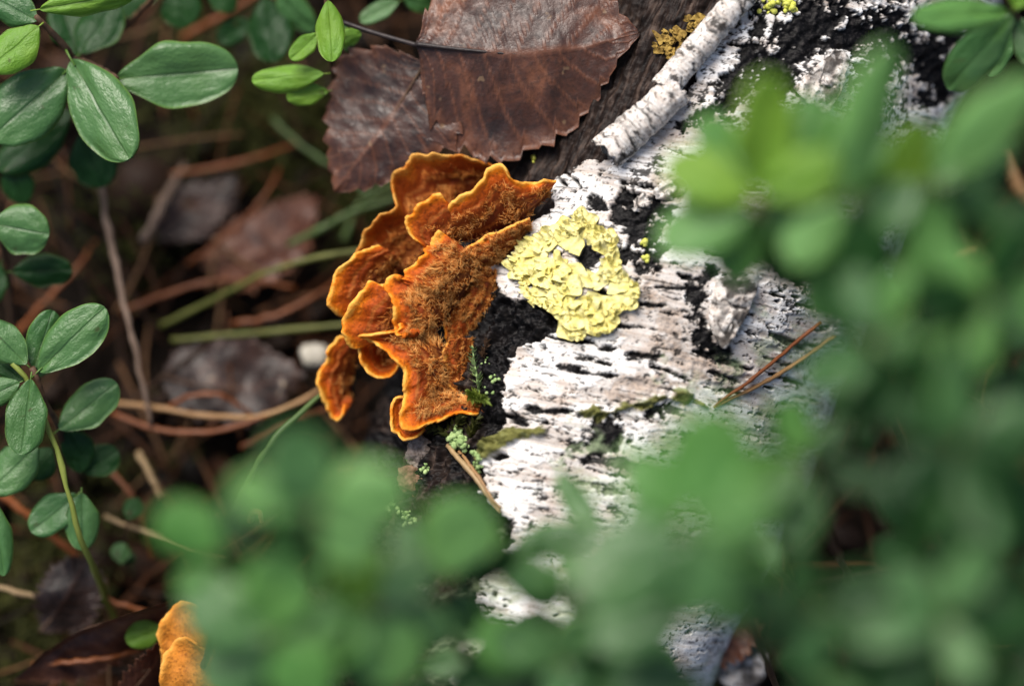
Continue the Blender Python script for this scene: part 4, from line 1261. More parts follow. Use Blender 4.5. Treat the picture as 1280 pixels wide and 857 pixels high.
# ------------------------------------------------------------------ lingonberry shrubs
def make_leaf_mesh(seed, arch, curve, fold, nl=26, nw=11):
    """unit-long leathery leaf: x from stalk to tip, y across (half width up to 0.5), z up"""
    t = 0.5 - 0.5 * np.cos(np.pi * np.linspace(0, 1, nl) ** 0.95)
    hw = 0.5 * np.sqrt(np.clip(1 - (2 * np.clip(t, 0, 1) ** 1.08 - 1) ** 2, 0, 1)) * (0.70 + 0.30 * sstep(0.0, 0.4, t))
    hw = np.maximum(hw, 0.012)
    hw[-1] = 0.03
    y = np.linspace(-1, 1, nw)
    Tg, Yg = np.meshgrid(t, y, indexing='ij')
    wob = 1 + 0.07 * vnoise(Tg * 5, seed, np.sign(Yg), 701) + 0.06 * np.sign(Yg) * vnoise(seed * 1.3, 0.5, 0.5, 703)
    Yw = Yg * hw[:, None] * wob
    Z = -arch * (Yw / 0.5) ** 2 + fold * np.abs(Yw) - curve * Tg ** 2 - 0.035 * np.exp(-(Yw / 0.045) ** 2) * np.sin(np.pi * np.clip(Tg, 0, 1)) ** 0.5
    Z = Z - 0.03 * sstep(0.8, 1.0, np.abs(Yg)) + 0.035 * fbm(Tg * 4, Yw * 5, seed, 2, 702) + 0.35 * vnoise(seed * 2.7, 0.5, 0.5, 704) * Yw * Tg
    top = np.stack([Tg, Yw, Z], -1).reshape(-1, 3)
    bot = top - np.array([0, 0, 0.022])
    n = nl * nw
    q = [grid_quads(nl, nw, 0, True), grid_quads(nl, nw, n)]
    for e in (np.arange(nl - 1) * nw, np.arange(nl - 1) * nw + nw - 1):
        q.append(np.stack([e, e + nw, e + nw + n, e + n], 1))
    for e in (np.arange(nw - 1), (nl - 1) * nw + np.arange(nw - 1)):
        q.append(np.stack([e, e + 1, e + 1 + n, e + n], 1))
    uv_ = np.stack([Tg.ravel(), Yg.ravel()], 1)
    V, Q_, uvs_ = np.vstack([top, bot]), np.vstack(q), np.vstack([uv_, uv_])
    # short stalk
    sv, sq, st = tube_arrays(np.array([[-0.10, 0, -0.03], [-0.03, 0, -0.02], [0.06, 0, -0.03]]), [0.020, 0.018, 0.014], 5)
    o = len(V)
    me = new_mesh('leaf', np.vstack([V, sv]), quads=np.vstack([Q_, sq + o]), tris=st + o, uv=np.vstack([uvs_, np.zeros((len(sv), 2))]))
    return me


LEAF_BASE = [make_leaf_mesh(1, 0.06, 0.10, 0.05), make_leaf_mesh(2, 0.10, 0.04, 0.0), make_leaf_mesh(3, 0.02, 0.16, 0.12), make_leaf_mesh(4, 0.14, 0.08, 0.0), make_leaf_mesh(5, 0.04, -0.05, 0.10), make_leaf_mesh(6, 0.08, 0.12, 0.02), make_leaf_mesh(7, 0.03, 0.06, 0.16), make_leaf_mesh(8, 0.12, -0.03, 0.03)]
LEAF = {}
for mk in ('leaf', 'leaf_dark', 'leaf_young', 'leaf_front'):
    LEAF[mk] = []
    for b_ in LEAF_BASE:
        c_ = b_.copy(); c_.materials.append(M[mk]); LEAF[mk].append(c_)


def leaf(shrub, base, tip, wpx, mat='leaf', roll=0.0, var=None):
    """base and tip as (px, py, h mm); wpx is the width in photo pixels at that depth"""
    a, b = Vector(P(*base)), Vector(P(*tip))
    x = b - a
    L = x.length
    x = x / L
    up = Vector(-FW)
    z = up - x * up.dot(x); z.normalize()
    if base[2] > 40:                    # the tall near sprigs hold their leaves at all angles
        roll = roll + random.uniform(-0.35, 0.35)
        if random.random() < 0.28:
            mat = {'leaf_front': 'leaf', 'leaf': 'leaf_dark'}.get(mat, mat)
    z = Matrix.Rotation(roll, 3, x) @ z
    y = z.cross(x)
    d = FOCUS - 0.5 * (base[2] + tip[2]) * MM
    wd = wpx * K * d
    sc_ = Matrix.Diagonal((L, wd, 0.5 * (L + wd), 1))
    R_ = Matrix((x, y, z)).transposed().to_4x4()
    v = random.randrange(len(LEAF_BASE)) if var is None else (var if random.random() < 0.5 else 5 + var % 3)
    return obj('leaf', LEAF[mat][v], None, shrub, Matrix.Translation(a) @ R_ @ sc_)


def shrub(label, root, stems, leaves, group='lingonberry shrubs', mat='leaf', smat='stem_brown', srad=0.8):
    e = empty('lingonberry_shrub', PZ(*root), label, 'shrub', group)
    for st in stems:
        rad = st[0] if isinstance(st[0], float) else srad
        pts = st[1:] if isinstance(st[0], float) else st
        tube('stem', [P(*p) for p in pts], [rad * MM, rad * 0.7 * MM], M[smat], e, 7, 20, 0.25 * MM, seed=len(label))
    for lf in leaves:
        leaf(e, lf[0], lf[1], lf[2], lf[3] if len(lf) > 3 else mat, lf[4] if len(lf) > 4 else random.uniform(-0.25, 0.25), lf[5] if len(lf) > 5 else None)
    return e


# upper left corner
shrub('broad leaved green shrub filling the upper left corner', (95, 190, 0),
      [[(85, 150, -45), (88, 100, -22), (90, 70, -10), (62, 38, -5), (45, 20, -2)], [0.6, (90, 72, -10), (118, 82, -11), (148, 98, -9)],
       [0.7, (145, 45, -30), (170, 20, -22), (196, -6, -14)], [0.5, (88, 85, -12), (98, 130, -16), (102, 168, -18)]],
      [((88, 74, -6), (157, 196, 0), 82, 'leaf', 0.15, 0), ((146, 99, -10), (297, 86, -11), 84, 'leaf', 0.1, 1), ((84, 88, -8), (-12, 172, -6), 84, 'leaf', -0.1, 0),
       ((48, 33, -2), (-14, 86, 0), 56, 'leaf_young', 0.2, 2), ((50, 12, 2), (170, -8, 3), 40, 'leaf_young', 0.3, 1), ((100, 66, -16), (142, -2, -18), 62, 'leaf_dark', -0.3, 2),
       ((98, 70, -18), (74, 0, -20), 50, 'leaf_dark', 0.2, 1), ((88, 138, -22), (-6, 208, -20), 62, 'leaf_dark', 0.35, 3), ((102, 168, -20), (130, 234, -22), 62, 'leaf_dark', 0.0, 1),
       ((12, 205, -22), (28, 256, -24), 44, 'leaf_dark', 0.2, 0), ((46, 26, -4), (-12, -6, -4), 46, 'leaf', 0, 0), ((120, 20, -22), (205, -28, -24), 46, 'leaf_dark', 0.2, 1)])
shrub('dim green sprig behind the brown twig at the top edge', (300, 80, 0),
      [[(330, 60, -44), (326, 10, -34), (328, -30, -26)], [0.5, (328, -10, -32), (270, -20, -30), (226, -25, -28)]],
      [((330, -2, -26), (343, 76, -24), 60, 'leaf_dark', 0.1, 1), ((222, -18, -26), (228, 34, -26), 52, 'leaf_dark', 0, 0), ((312, 26, -30), (272, 52, -32), 34, 'leaf_dark', 0, 1),
       ((345, -10, -24), (392, 40, -26), 36, 'leaf', 0.2, 0), ((262, -20, -28), (292, 12, -28), 34, 'leaf_dark', 0, 2)])
shrub('bright yellow green sprig beside the dead leaf stalk', (420, 130, 0),
      [0.0 or [(420, 140, -44), (417, 90, -20), (412, 50, -9), (410, 0, -4), (408, -30, -2)]],
      [((410, 1, -2), (415, 76, 0), 38, 'leaf_young', 0, 1), ((398, 42, -6), (363, 74, -6), 27, 'leaf_young', 0, 1), ((404, 92, -9), (314, 98, -9), 36, 'leaf_young', 0.2, 3),
       ((410, 114, -12), (358, 122, -11), 28, 'leaf_young', -0.2, 4), ((412, 55, -10), (452, 42, -12), 24, 'leaf_young', 0.2, 1), ((412, 22, -12), (440, 66, -14), 22, 'leaf', 0.2, 0)])
shrub('small green leaves above the dead leaf stalk at the top edge', (480, 30, 0), [[(500, 10, -45), (498, -10, -26), (500, -40, -16)]],
      [((498, 2, -20), (450, 26, -20), 26, 'leaf', 0.1, 1), ((505, 0, -20), (545, 8, -22), 24, 'leaf', 0.1, 0), ((515, -20, -20), (560, -14, -20), 26, 'leaf', 0, 0)])
# left edge
shrub('dim round leaved sprig at the left edge above the sharp rosette', (5, 400, 0),
      [[(18, 430, -42), (10, 350, -28), (0, 290, -16), (-8, 250, -10)]],
      [((-10, 280, -10), (60, 293, -9), 66, 'leaf', 0.1, 1), ((16, 340, -18), (90, 338, -18), 44, 'leaf_dark', 0.2, 1), ((0, 330, -22), (-20, 380, -22), 40, 'leaf_dark')])
shrub('sharp small leaved rosette on a dark stem at the left edge', (80, 600, 0),
      [[(82, 610, -42), (76, 545, -14), (56, 500, -4), (41, 460, 0)], [0.45, (76, 540, -14), (80, 534, -12), (86, 528, -11)]],
      [((47, 464, 0), (128, 384, 2), 60, 'leaf', -0.15, 0), ((42, 460, -3), (66, 388, -3), 44, 'leaf', 0.2, 1), ((33, 455, 0), (-18, 404, 2), 46, 'leaf', 0.1, 0), ((46, 470, -5), (80, 436, -6), 30, 'leaf', 0.6, 2),
       ((24, 478, 0), (-24, 500, 1), 36, 'leaf', 0, 1), ((38, 474, 2), (27, 568, 2), 52, 'leaf', 0.1, 4), ((74, 536, -9), (144, 478, -8), 52, 'leaf', -0.1, 1), ((80, 538, -14), (110, 580, -16), 42, 'leaf_dark', 0.1, 0),
       ((30, 476, -3), (-6, 450, -4), 26, 'leaf_dark', 0, 1)])
shrub('leaf pairs below the sharp rosette on the yellow green stalk', (148, 790, 0),
      [[0.0 or (148, 784, -34), (128, 735, -22), (106, 684, -8), (86, 615, -3), (68, 552, -2), (32, 474, -1), (15, 452, 0)]],
      [((96, 618, -10), (38, 664, -10), 48, 'leaf', 0.1, 1), ((102, 616, -9), (103, 688, -9), 44, 'leaf', -0.1, 0), ((46, 556, -8), (-14, 614, -8), 58, 'leaf', 0.1, 1), ((92, 548, -16), (100, 590, -16), 34, 'leaf_dark', 0.1, 0),
       ((104, 590, -18), (146, 562, -18), 40, 'leaf_dark', -0.1, 0), ((64, 560, -14), (36, 596, -14), 40, 'leaf_dark', 0.3, 3)], smat='stem_green', srad=0.75)
shrub('single narrow leaf cut by the left edge below the rosette', (-20, 760, 0), [[(-25, 760, -42), (-12, 690, -16), (-8, 630, -8)]], [((-8, 626, -6), (2, 720, -6), 34, 'leaf', 0.1, 0)])
shrub('tiny dim leaves on the dark litter at lower left', (160, 700, 0), [[0.4, (160, 710, -40), (158, 670, -28), (162, 640, -24)]],
      [((160, 648, -24), (172, 622, -25), 26, 'leaf_dark', 0, 1), ((152, 704, -26), (150, 678, -26), 24, 'leaf', 0.2, 3), ((152, 702, -28), (168, 692, -28), 20, 'leaf_dark', 0.2, 3)])
shrub('single glossy bright leaf beside the small orange fungus', (215, 800, 0), [[0.4, (218, 800, -40), (212, 790, -22), (203, 785, -16)]], [((203, 784, -15), (158, 800, -13), 36, 'leaf_young', 0.1, 3)])
# top right
shrub('half sharp leaves in the top right corner', (1290, 60, 0), [[(1310, 120, -40), (1290, 60, 5), (1268, 15, 22), (1250, -20, 30)]],
      [((1266, 20, 22), (1180, 112, 14), 58, 'leaf', 0.25, 2), ((1262, 14, 26), (1150, 20, 40), 46, 'leaf_front', 0.1, 0), ((1268, 10, 28), (1290, -30, 30), 44, 'leaf_young', 0, 0),
       ((1264, 40, 4), (1236, 96, 0), 30, 'leaf', 0, 1), ((1272, 22, 20), (1300, 80, 22), 40, 'leaf', 0, 0)])

# foreground, far out of focus
def rosette(cx, cy, h, r, n, tilt, a0=0.0, mats=('leaf_front',), wr=0.52, da=0.3, skip=()):
    out = []
    for i in range(n):
        if i in skip:
            continue
        a = a0 + i * 2.399963 + random.uniform(-da, da)
        rr_ = r * random.uniform(0.75, 1.1) * (0.72 + 0.28 * i / n)
        ca, sa = math.cos(a), math.sin(a)
        dz = random.uniform(-0.2, 1.0) * tilt - 9 * i / n
        out.append(((cx + ca * 9, cy + sa * 9, h - 9 * i / n), (cx + ca * rr_, cy + sa * rr_, h + dz), rr_ * wr * random.uniform(0.9, 1.15), random.choice(mats)))
    return out


F, Y, G_, D_ = 'leaf_front', 'leaf_young', 'leaf', 'leaf_dark'
shrub('blurred pale rosette nearest the yellow lichen, right of it', (1150, 600, 0), [[(1150, 600, -44), (1090, 470, 30), (1010, 340, 72), (945, 255, 92)]],
      [((948, 240, 92), (962, 92, 98), 82, Y, 0.2, 1), ((938, 245, 92), (832, 200, 92), 72, Y, 0.1, 0), ((936, 258, 90), (822, 304, 90), 84, F, 0.2, 1), ((946, 262, 88), (915, 356, 84), 74, F, 0, 1),
       ((954, 254, 90), (1040, 300, 88), 80, F, 0, 0), ((954, 244, 94), (1050, 200, 98), 64, Y, -0.2, 0), ((950, 250, 80), (1010, 360, 78), 72, G_, 0, 0),
       ((940, 240, 84), (880, 140, 84), 70, F, 0.1, 1), ((954, 240, 86), (1030, 120, 88), 78, F, 0.1, 0), ((935, 252, 78), (850, 250, 76), 70, G_, 0, 1), ((956, 250, 76), (1060, 250, 76), 74, F, 0, 0)])
shrub('blurred tall leaves in front of the upper right end of the log', (1190, 440, 0), [[(1190, 440, -44), (1130, 340, 50), (1062, 248, 98)], [(1160, 390, 5), (1160, 300, 70), (1168, 228, 96)]],
      [((1060, 246, 98), (1122, 62, 106), 86, F, 0.3, 0), ((1056, 258, 94), (985, 330, 92), 70, F, 0, 1), ((1066, 262, 94), (1090, 372, 92), 74, G_, 0, 0), ((1122, 262, 86), (1148, 150, 92), 56, Y, 0.2, 1),
       ((1164, 224, 98), (1296, 102, 104), 76, F, 0.25, 0), ((1150, 228, 92), (1066, 300, 90), 68, F, 0.2, 1), ((1168, 240, 92), (1166, 360, 88), 78, F, -0.2, 0), ((1180, 236, 92), (1262, 292, 88), 60, F, 0.2, 1),
       ((1140, 240, 84), (1200, 180, 84), 56, G_, 0, 2),
       ((1064, 250, 84), (1040, 140, 84), 60, G_, 0.1, 1), ((1070, 250, 86), (1180, 170, 88), 70, F, 0.1, 0), ((1090, 280, 80), (1020, 400, 80), 80, F, 0.1, 1), ((1180, 250, 84), (1270, 190, 84), 66, G_, 0.1, 1)])
shrub('blurred green leaves at the right edge beside the brown twig', (1260, 480, 0), [[(1280, 560, -30), (1262, 450, 60), (1238, 372, 110)]],
      rosette(1236, 372, 112, 126, 8, 8, 0.6, (F, G_, F, D_)) + [((1230, 385, 80), (1290, 300, 70), 50, D_)])
shrub('deep green blurred leaves in the middle of the right half', (1120, 680, 0), [[(1120, 680, -44), (1100, 540, 60), (1090, 426, 112)]],
      rosette(1090, 424, 112, 124, 8, 6, 1.9, (F, G_, G_, D_)))
shrub('dark green blurred leaves at the right edge at mid height', (1210, 690, 0), [[(1230, 760, -44), (1215, 640, 70), (1200, 560, 122)]],
      rosette(1200, 556, 124, 150, 9, 8, 0.2, (F, G_, D_, D_)))
shrub('bright green blurred leaves standing right of the pine needles', (1070, 740, 0), [[(1070, 740, -44), (1030, 650, 60), (1008, 580, 102)]],
      rosette(1010, 580, 102, 112, 8, 6, 2.2, (F, F, G_, D_), skip=(2,)))
shrub('big bright blurred leaves over the lower part of the log', (990, 900, 0), [[(990, 900, -44), (930, 770, 60), (855, 652, 126)]],
      [((856, 640, 128), (905, 512, 132), 116, F, 0.1, 1), ((848, 650, 126), (792, 560, 124), 84, F, 0.2, 0), ((850, 668, 126), (722, 752, 128), 128, F, 0.1, 1), ((862, 664, 126), (862, 776, 124), 110, F, 0, 0),
       ((868, 652, 128), (965, 640, 130), 100, F, 0, 1), ((860, 670, 96), (960, 740, 94), 92, G_, 0, 0), ((846, 645, 100), (780, 660, 100), 70, G_, 0.2, 2)])
shrub('curled green blurred leaf crossing the white bark low down', (930, 980, 0), [[(930, 980, -44), (800, 850, 30), (700, 740, 55), (640, 690, 64)], [0.5, (715, 755, 53), (752, 710, 58), (750, 662, 60)]],
      [((640, 684, 62), (740, 668, 62), 46, G_, 0.5, 2), ((748, 662, 60), (700, 590, 56), 40, G_, 0.4, 2), ((636, 690, 66), (560, 640, 76), 50, F, 0.1, 1), ((640, 700, 64), (700, 752, 62), 50, D_, 0, 0)])
shrub('blurred green leaves below the big bright ones at the bottom edge', (1010, 960, 0), [[(1010, 960, -44), (1015, 850, 60), (1020, 760, 110)]],
      rosette(1020, 760, 112, 118, 7, 6, 0.9, (F, G_, D_)))
shrub('dark blurred leaves in the bottom right corner', (1200, 900, 0), [[(1210, 960, -44), (1205, 860, 70), (1182, 775, 120)]],
      rosette(1180, 770, 122, 150, 9, 6, 2.9, (G_, D_, D_)) + rosette(1262, 850, 116, 136, 7, 4, 0.5, (D_, D_)))
shrub('blurred leaves at the bottom edge right of centre', (1080, 960, 0), [[(1090, 990, -20), (1085, 920, 60), (1085, 870, 96)]],
      rosette(1090, 866, 96, 108, 7, 6, 3.6, (F, G_, D_)))
shrub('very pale blurred leaves left of the charred side of the log', (290, 800, 0), [[(290, 800, -44), (340, 720, 56), (398, 638, 116)]],
      [((398, 630, 116), (352, 536, 120), 92, F, 0.25, 1), ((404, 636, 116), (506, 610, 120), 92, F, 0.2, 0), ((392, 632, 116), (286, 604, 114), 66, F, 0.2, 1), ((400, 644, 114), (470, 690, 114), 84, F, 0.1, 1),
       ((394, 646, 98), (340, 706, 96), 66, D_, 0, 0)])
shrub('blurred leaf pair leftmost of the foreground, above the small fungus', (250, 860, 0), [[(250, 860, -44), (265, 780, 50), (276, 694, 98)]],
      [((275, 688, 98), (196, 640, 100), 78, F, 0.2, 1), ((278, 684, 98), (305, 620, 98), 56, G_, 0.1, 0), ((272, 700, 96), (232, 756, 96), 60, F, 0.2, 0), ((280, 700, 96), (330, 730, 94), 60, D_, 0, 1)])
shrub('blurred bright leaves at the bottom edge right of the small fungus', (270, 960, 0), [[(270, 960, -44), (310, 880, 50), (340, 800, 100)]],
      [((340, 792, 102), (350, 690, 106), 92, F, 0.2, 1), ((332, 796, 102), (234, 746, 104), 96, F, 0.2, 0), ((334, 806, 100), (248, 858, 98), 92, F, 0.1, 1), ((346, 806, 102), (402, 878, 102), 90, F, 0, 0),
       ((348, 796, 100), (428, 770, 100), 72, F, 0, 1), ((330, 800, 92), (290, 880, 90), 70, G_, 0, 0)])
shrub('vivid green blurred leaves at bottom centre left', (250, 1000, 0), [[(250, 1000, -44), (370, 900, 40), (470, 760, 96)], [0.9, (470, 700, 80), (520, 740, 74), (570, 800, 66), (620, 880, 40)]],
      [((468, 752, 96), (430, 676, 102), 84, Y, 0.2, 1), ((474, 756, 96), (530, 690, 96), 64, G_, 0.1, 0), ((462, 764, 96), (400, 820, 94), 80, F, 0, 1), ((472, 768, 94), (500, 858, 92), 92, F, 0, 0),
       ((478, 760, 94), (566, 800, 90), 70, F, 0.1, 1), ((470, 770, 86), (450, 880, 80), 66, D_, 0, 0)])
shrub('pale round blurred leaf below the straw stalks with its dark neighbours', (330, 1040, 0), [[(330, 1040, -44), (470, 900, 30), (530, 800, 66), (562, 722, 86)]],
      [((560, 720, 86), (582, 622, 92), 100, F, 0.1, 1), ((552, 724, 84), (500, 656, 84), 60, G_, 0, 0), ((574, 726, 82), (650, 690, 80), 58, D_, 0.1, 1), ((566, 736, 80), (600, 800, 76), 62, G_, 0, 0)])
shrub('blurred green leaves at the bottom edge under the white bark', (880, 1040, 0), [[(880, 1040, -44), (790, 930, 40), (702, 828, 86)]],
      [((698, 826, 86), (620, 790, 88), 66, G_, 0.1, 1), ((704, 826, 86), (720, 866, 88), 80, F, 0, 0), ((708, 824, 86), (800, 790, 86), 76, G_, 0.2, 1), ((710, 832, 84), (812, 866, 82), 80, F, 0, 0), ((694, 834, 80), (560, 862, 76), 66, D_, 0, 1),
       ((702, 820, 90), (730, 772, 92), 56, F, 0, 1)])

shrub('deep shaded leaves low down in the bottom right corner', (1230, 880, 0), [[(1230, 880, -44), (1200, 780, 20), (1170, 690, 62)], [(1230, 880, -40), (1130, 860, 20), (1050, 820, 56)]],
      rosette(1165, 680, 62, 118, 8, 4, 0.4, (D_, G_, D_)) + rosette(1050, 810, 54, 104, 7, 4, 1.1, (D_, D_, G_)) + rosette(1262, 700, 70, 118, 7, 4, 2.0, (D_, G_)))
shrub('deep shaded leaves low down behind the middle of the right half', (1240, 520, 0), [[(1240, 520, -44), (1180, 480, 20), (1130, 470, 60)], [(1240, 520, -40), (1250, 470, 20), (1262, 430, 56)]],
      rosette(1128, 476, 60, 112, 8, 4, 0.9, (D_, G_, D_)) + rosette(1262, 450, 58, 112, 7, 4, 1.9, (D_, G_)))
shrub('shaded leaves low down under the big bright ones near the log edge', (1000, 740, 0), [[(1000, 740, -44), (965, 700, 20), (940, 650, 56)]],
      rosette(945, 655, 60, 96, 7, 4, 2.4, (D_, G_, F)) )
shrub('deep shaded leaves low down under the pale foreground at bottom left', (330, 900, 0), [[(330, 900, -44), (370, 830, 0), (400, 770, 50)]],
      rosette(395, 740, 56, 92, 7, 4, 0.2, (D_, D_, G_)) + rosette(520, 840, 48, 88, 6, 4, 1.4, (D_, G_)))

shrub('green leaves low over the bottom end of the log, in front of the white bark', (900, 1000, 0), [[(900, 1000, -44), (800, 900, 25), (700, 790, 50)]],
      [((690, 740, 72), (628, 700, 74), 56, G_, 0.1, 1), ((680, 830, 80), (600, 780, 82), 84, F, 0.1, 1), ((690, 830, 80), (760, 790, 82), 84, F, 0.1, 0), ((690, 840, 78), (640, 890, 78), 84, G_, 0.1, 0), ((560, 850, 70), (600, 905, 70), 84, G_, 0.1, 0), ((780, 800, 84), (820, 880, 84), 90, G_, 0.1, 1), ((850, 770, 98), (742, 800, 98), 84, F, 0.1, 1), ((880, 860, 90), (770, 858, 90), 84, G_, 0.1, 0), ((970, 710, 104), (895, 772, 104), 76, F, 0.1, 1), ((760, 720, 96), (690, 700, 96), 50, F, 0.1, 1), ((900, 740, 100), (820, 720, 100), 80, F, 0.1, 0), ((700, 745, 52), (770, 712, 54), 52, G_, 0.1, 0), ((702, 780, 50), (640, 800, 50), 50, G_, 0.0, 1), ((708, 780, 50), (780, 760, 52), 56, D_, 0, 0),
       ((712, 800, 48), (690, 862, 46), 60, D_, 0, 1), ((600, 800, 46), (560, 760, 46), 50, G_, 0.1, 1), ((604, 806, 46), (620, 862, 44), 56, D_, 0, 0), ((760, 820, 50), (850, 842, 50), 62, G_, 0, 1), ((770, 700, 60), (830, 760, 60), 60, G_, 0, 0)])

# ------------------------------------------------------------------ stalks, twigs and needles one can pick out
def strand(name, label, cat, pts, r, mat, place=PZ, group=None, wob=0.15, sides=7, taper=0.6, squash=1.0):
    W = [place(*p) for p in pts]
    o = tube(name, W, [r * MM, r * MM, r * taper * MM], M[mat], None, sides, 30, wob * MM, squash, seed=len(label) * 1.3)
    return tag(o, label, cat, group)


gs_ = 'grass stalks left of the fungus'
strand('grass_stalk', 'yellow green grass stalk arching left from the middle of the fungus', 'grass', [(200, 408, 8), (269, 374, 13), (336, 340, 18), (440, 314, 22), (520, 318, 20)], 0.68, 'grass', group=gs_)
strand('grass_stalk', 'straight olive grass stalk pointing at the lower fungus caps', 'grass', [(214, 425, 10), (336, 415, 13), (440, 405, 16), (520, 398, 16)], 0.62, 'grass', group=gs_)
strand('grass_stalk', 'pale green grass stalk beside the upper left edge of the fungus', 'grass', [(360, 306, 10), (405, 284, 13), (450, 262, 14), (520, 240, 14)], 0.75, 'grass_green', group=gs_)
strand('grass_stalk', 'grey green stalk running into the left dead leaf', 'grass', [(340, 148, 8), (372, 178, 10), (420, 212, 12), (470, 250, 14)], 0.55, 'grass_green', group=gs_)
strand('grass_stalk', 'green grass blade rising from the blurred leaves to the lowest fungus cap', 'grass', [(288, 655, -14), (312, 600, -11), (345, 548, -10), (403, 492, -14), (440, 470, -20)], 0.65, 'grass_green', P, gs_)
strand('grass_stalk', 'green stalk behind the mossy litter above the fungus', 'grass', [(430, 300, 4), (455, 250, 6), (520, 225, 8)], 0.8, 'grass_green', group=gs_)
tw = 'twigs on the forest floor'
strand('twig', 'thin grey twig standing upright left of centre', 'twig', [(126, 225, 24), (138, 300, 24), (152, 362, 24), (170, 440, 22), (188, 530, 16)], 0.7, 'twig_grey', group=tw, wob=0.3)
strand('twig', 'rust brown twig behind the leaves at the top edge', 'twig', [(228, 48, 14), (270, 25, 18), (322, -6, 22)], 0.8, 'needle', group=tw)
strand('twig', 'blunt pinkish brown twig end in the dark litter', 'twig', [(180, 302, 12), (200, 262, 10), (232, 205, 5)], 1.05, 'twig_grey', group=tw, wob=0.3)
strand('twig', 'orange brown twig below the left rosette', 'twig', [(-20, 600, 18), (40, 648, 16), (90, 690, 12), (130, 735, 8)], 0.95, 'needle', group=tw)
strand('twig', 'tan twig crossing the left edge near the bottom', 'twig', [(-20, 728, 14), (40, 744, 14), (120, 758, 10)], 0.6, 'straw', group=tw)
strand('twig', 'brown twig at the right edge behind blurred leaves', 'twig', [(1252, 190, 16), (1268, 225, 16), (1290, 262, 14)], 1.5, 'needle_tan', group=tw)
strand('twig', 'thin brown twig under the blurred leaves right of centre', 'twig', [(1170, 336, 14), (1195, 322, 16), (1220, 314, 14)], 0.9, 'needle_tan', group=tw)
nd = 'fallen pine needles'
for label, pts, r_, mt in [
    ('upper of the two rust needles curving across left of the fungus', [(120, 500, 12), (200, 510, 16), (262, 520, 18), (330, 518, 17), (400, 488, 16), (430, 470, 12)], 0.60, 'needle_tan'),
    ('lower of the two rust needles curving across left of the fungus', [(140, 515, 12), (190, 535, 15), (255, 540, 16), (320, 524, 17), (352, 516, 15)], 0.64, 'needle'),
    ('short arched rust needle above the two crossing ones', [(205, 512, 12), (235, 496, 15), (275, 494, 16), (318, 520, 12)], 0.56, 'needle'),
    ('rust needle leaning up from the dead leaf towards the left dead leaf', [(235, 330, 6), (290, 290, 10), (330, 245, 12), (350, 210, 8)], 0.56, 'needle'),
    ('brown needle lying under the yellow grass stalk', [(150, 390, 6), (230, 360, 10), (300, 350, 10), (370, 360, 8)], 0.64, 'needle'),
    ('dull red needle between the two grass stalks', [(290, 405, 9), (340, 395, 11), (390, 372, 11), (420, 350, 9)], 0.60, 'needle'),
    ('rust needle left of the grey upright twig', [(20, 420, 6), (60, 372, 10), (100, 330, 10), (120, 300, 6)], 0.64, 'needle'),
    ('tan needle across the litter below the upper left leaves', [(160, 225, 4), (230, 215, 7), (310, 200, 8), (380, 175, 5)], 0.60, 'needle'),
    ('tan needle ending behind the blurred leaf at lower left', [(130, 645, 12), (175, 662, 14), (230, 680, 14), (280, 700, 10)], 0.48, 'straw'),
    ('yellowish stub beside the tiny dim leaves', [(174, 566, 10), (188, 594, 13), (202, 622, 12)], 0.72, 'straw'),
    ('dark red needle below the crossing rust needles', [(300, 560, 10), (360, 530, 13), (410, 510, 12)], 0.56, 'needle'),
    ('red brown needle along the lower left leaf heap', [(100, 560, 8), (150, 600, 10), (180, 650, 10), (190, 700, 6)], 0.56, 'needle'),
    ('rust needle in the lower left litter pointing at the small fungus', [(85, 700, 8), (120, 740, 11), (170, 760, 12), (210, 770, 8)], 0.56, 'needle'),
    ('brown needle slanting under the glossy bright leaf', [(40, 830, 16), (110, 825, 18), (180, 812, 16)], 0.64, 'needle'),
    ('short tan needle over the dark gap at bottom right', [(1070, 818, 16), (1095, 812, 18), (1118, 806, 16)], 0.7, 'needle_tan')]:
    strand('pine_needle', label, 'needle', pts, r_, mt, group=nd, wob=0.2, squash=0.7)


strand('pine_needle', 'upper of the paired rust needles lying on the right side of the log', 'needle', on_log([(1026, 403, 3.0), (990, 432, 1.6), (945, 470, 1.4), (893, 507, 0.9)]), 0.42, 'needle', P, nd, 0.1)
strand('pine_needle', 'lower of the paired tan needles lying on the right side of the log', 'needle', on_log([(1044, 420, 3.0), (1010, 444, 1.8), (955, 478, 1.4), (893, 508, 0.9)]), 0.45, 'needle_tan', P, nd, 0.1)
strand('straw', 'thicker straw stalk leaning on the log below the fungus', 'straw', on_log(Z8([(318, 175, 0.6), (360, 225, 1.6), (410, 285, 1.6), (468, 365, 1.6)])), 0.55, 'straw', P, 'straws on the log', 0.1)
strand('straw', 'thinner straw stalk beside the thicker one below the fungus', 'straw', on_log(Z8([(350, 190, 0.6), (400, 255, 1.7), (440, 320, 1.6), (470, 352, 1.8)])), 0.35, 'needle_tan', P, 'straws on the log', 0.1)
strand('straw', 'tan straw crossing the bottom centre between blurred leaves', 'straw', Z8([(90, 790, 2), (180, 720, 0), (290, 630, -2), (345, 560, -4)]), 0.5, 'straw', P, 'straws on the log', 0.1)
strand('straw', 'second tan straw below the first at the bottom centre', 'straw', Z8([(130, 857, 2), (200, 800, 0), (250, 720, 0), (330, 600, -3)]), 0.4, 'needle_tan', P, 'straws on the log', 0.1)
strand('fiber', 'little curled golden bud husk between the pale blurred leaves', 'bud', [(312, 650, -6), (316, 640, -4), (324, 640, -3), (327, 652, -4)], 0.7, 'needle_tan', P, None, 0.05).name = 'bud_husk'

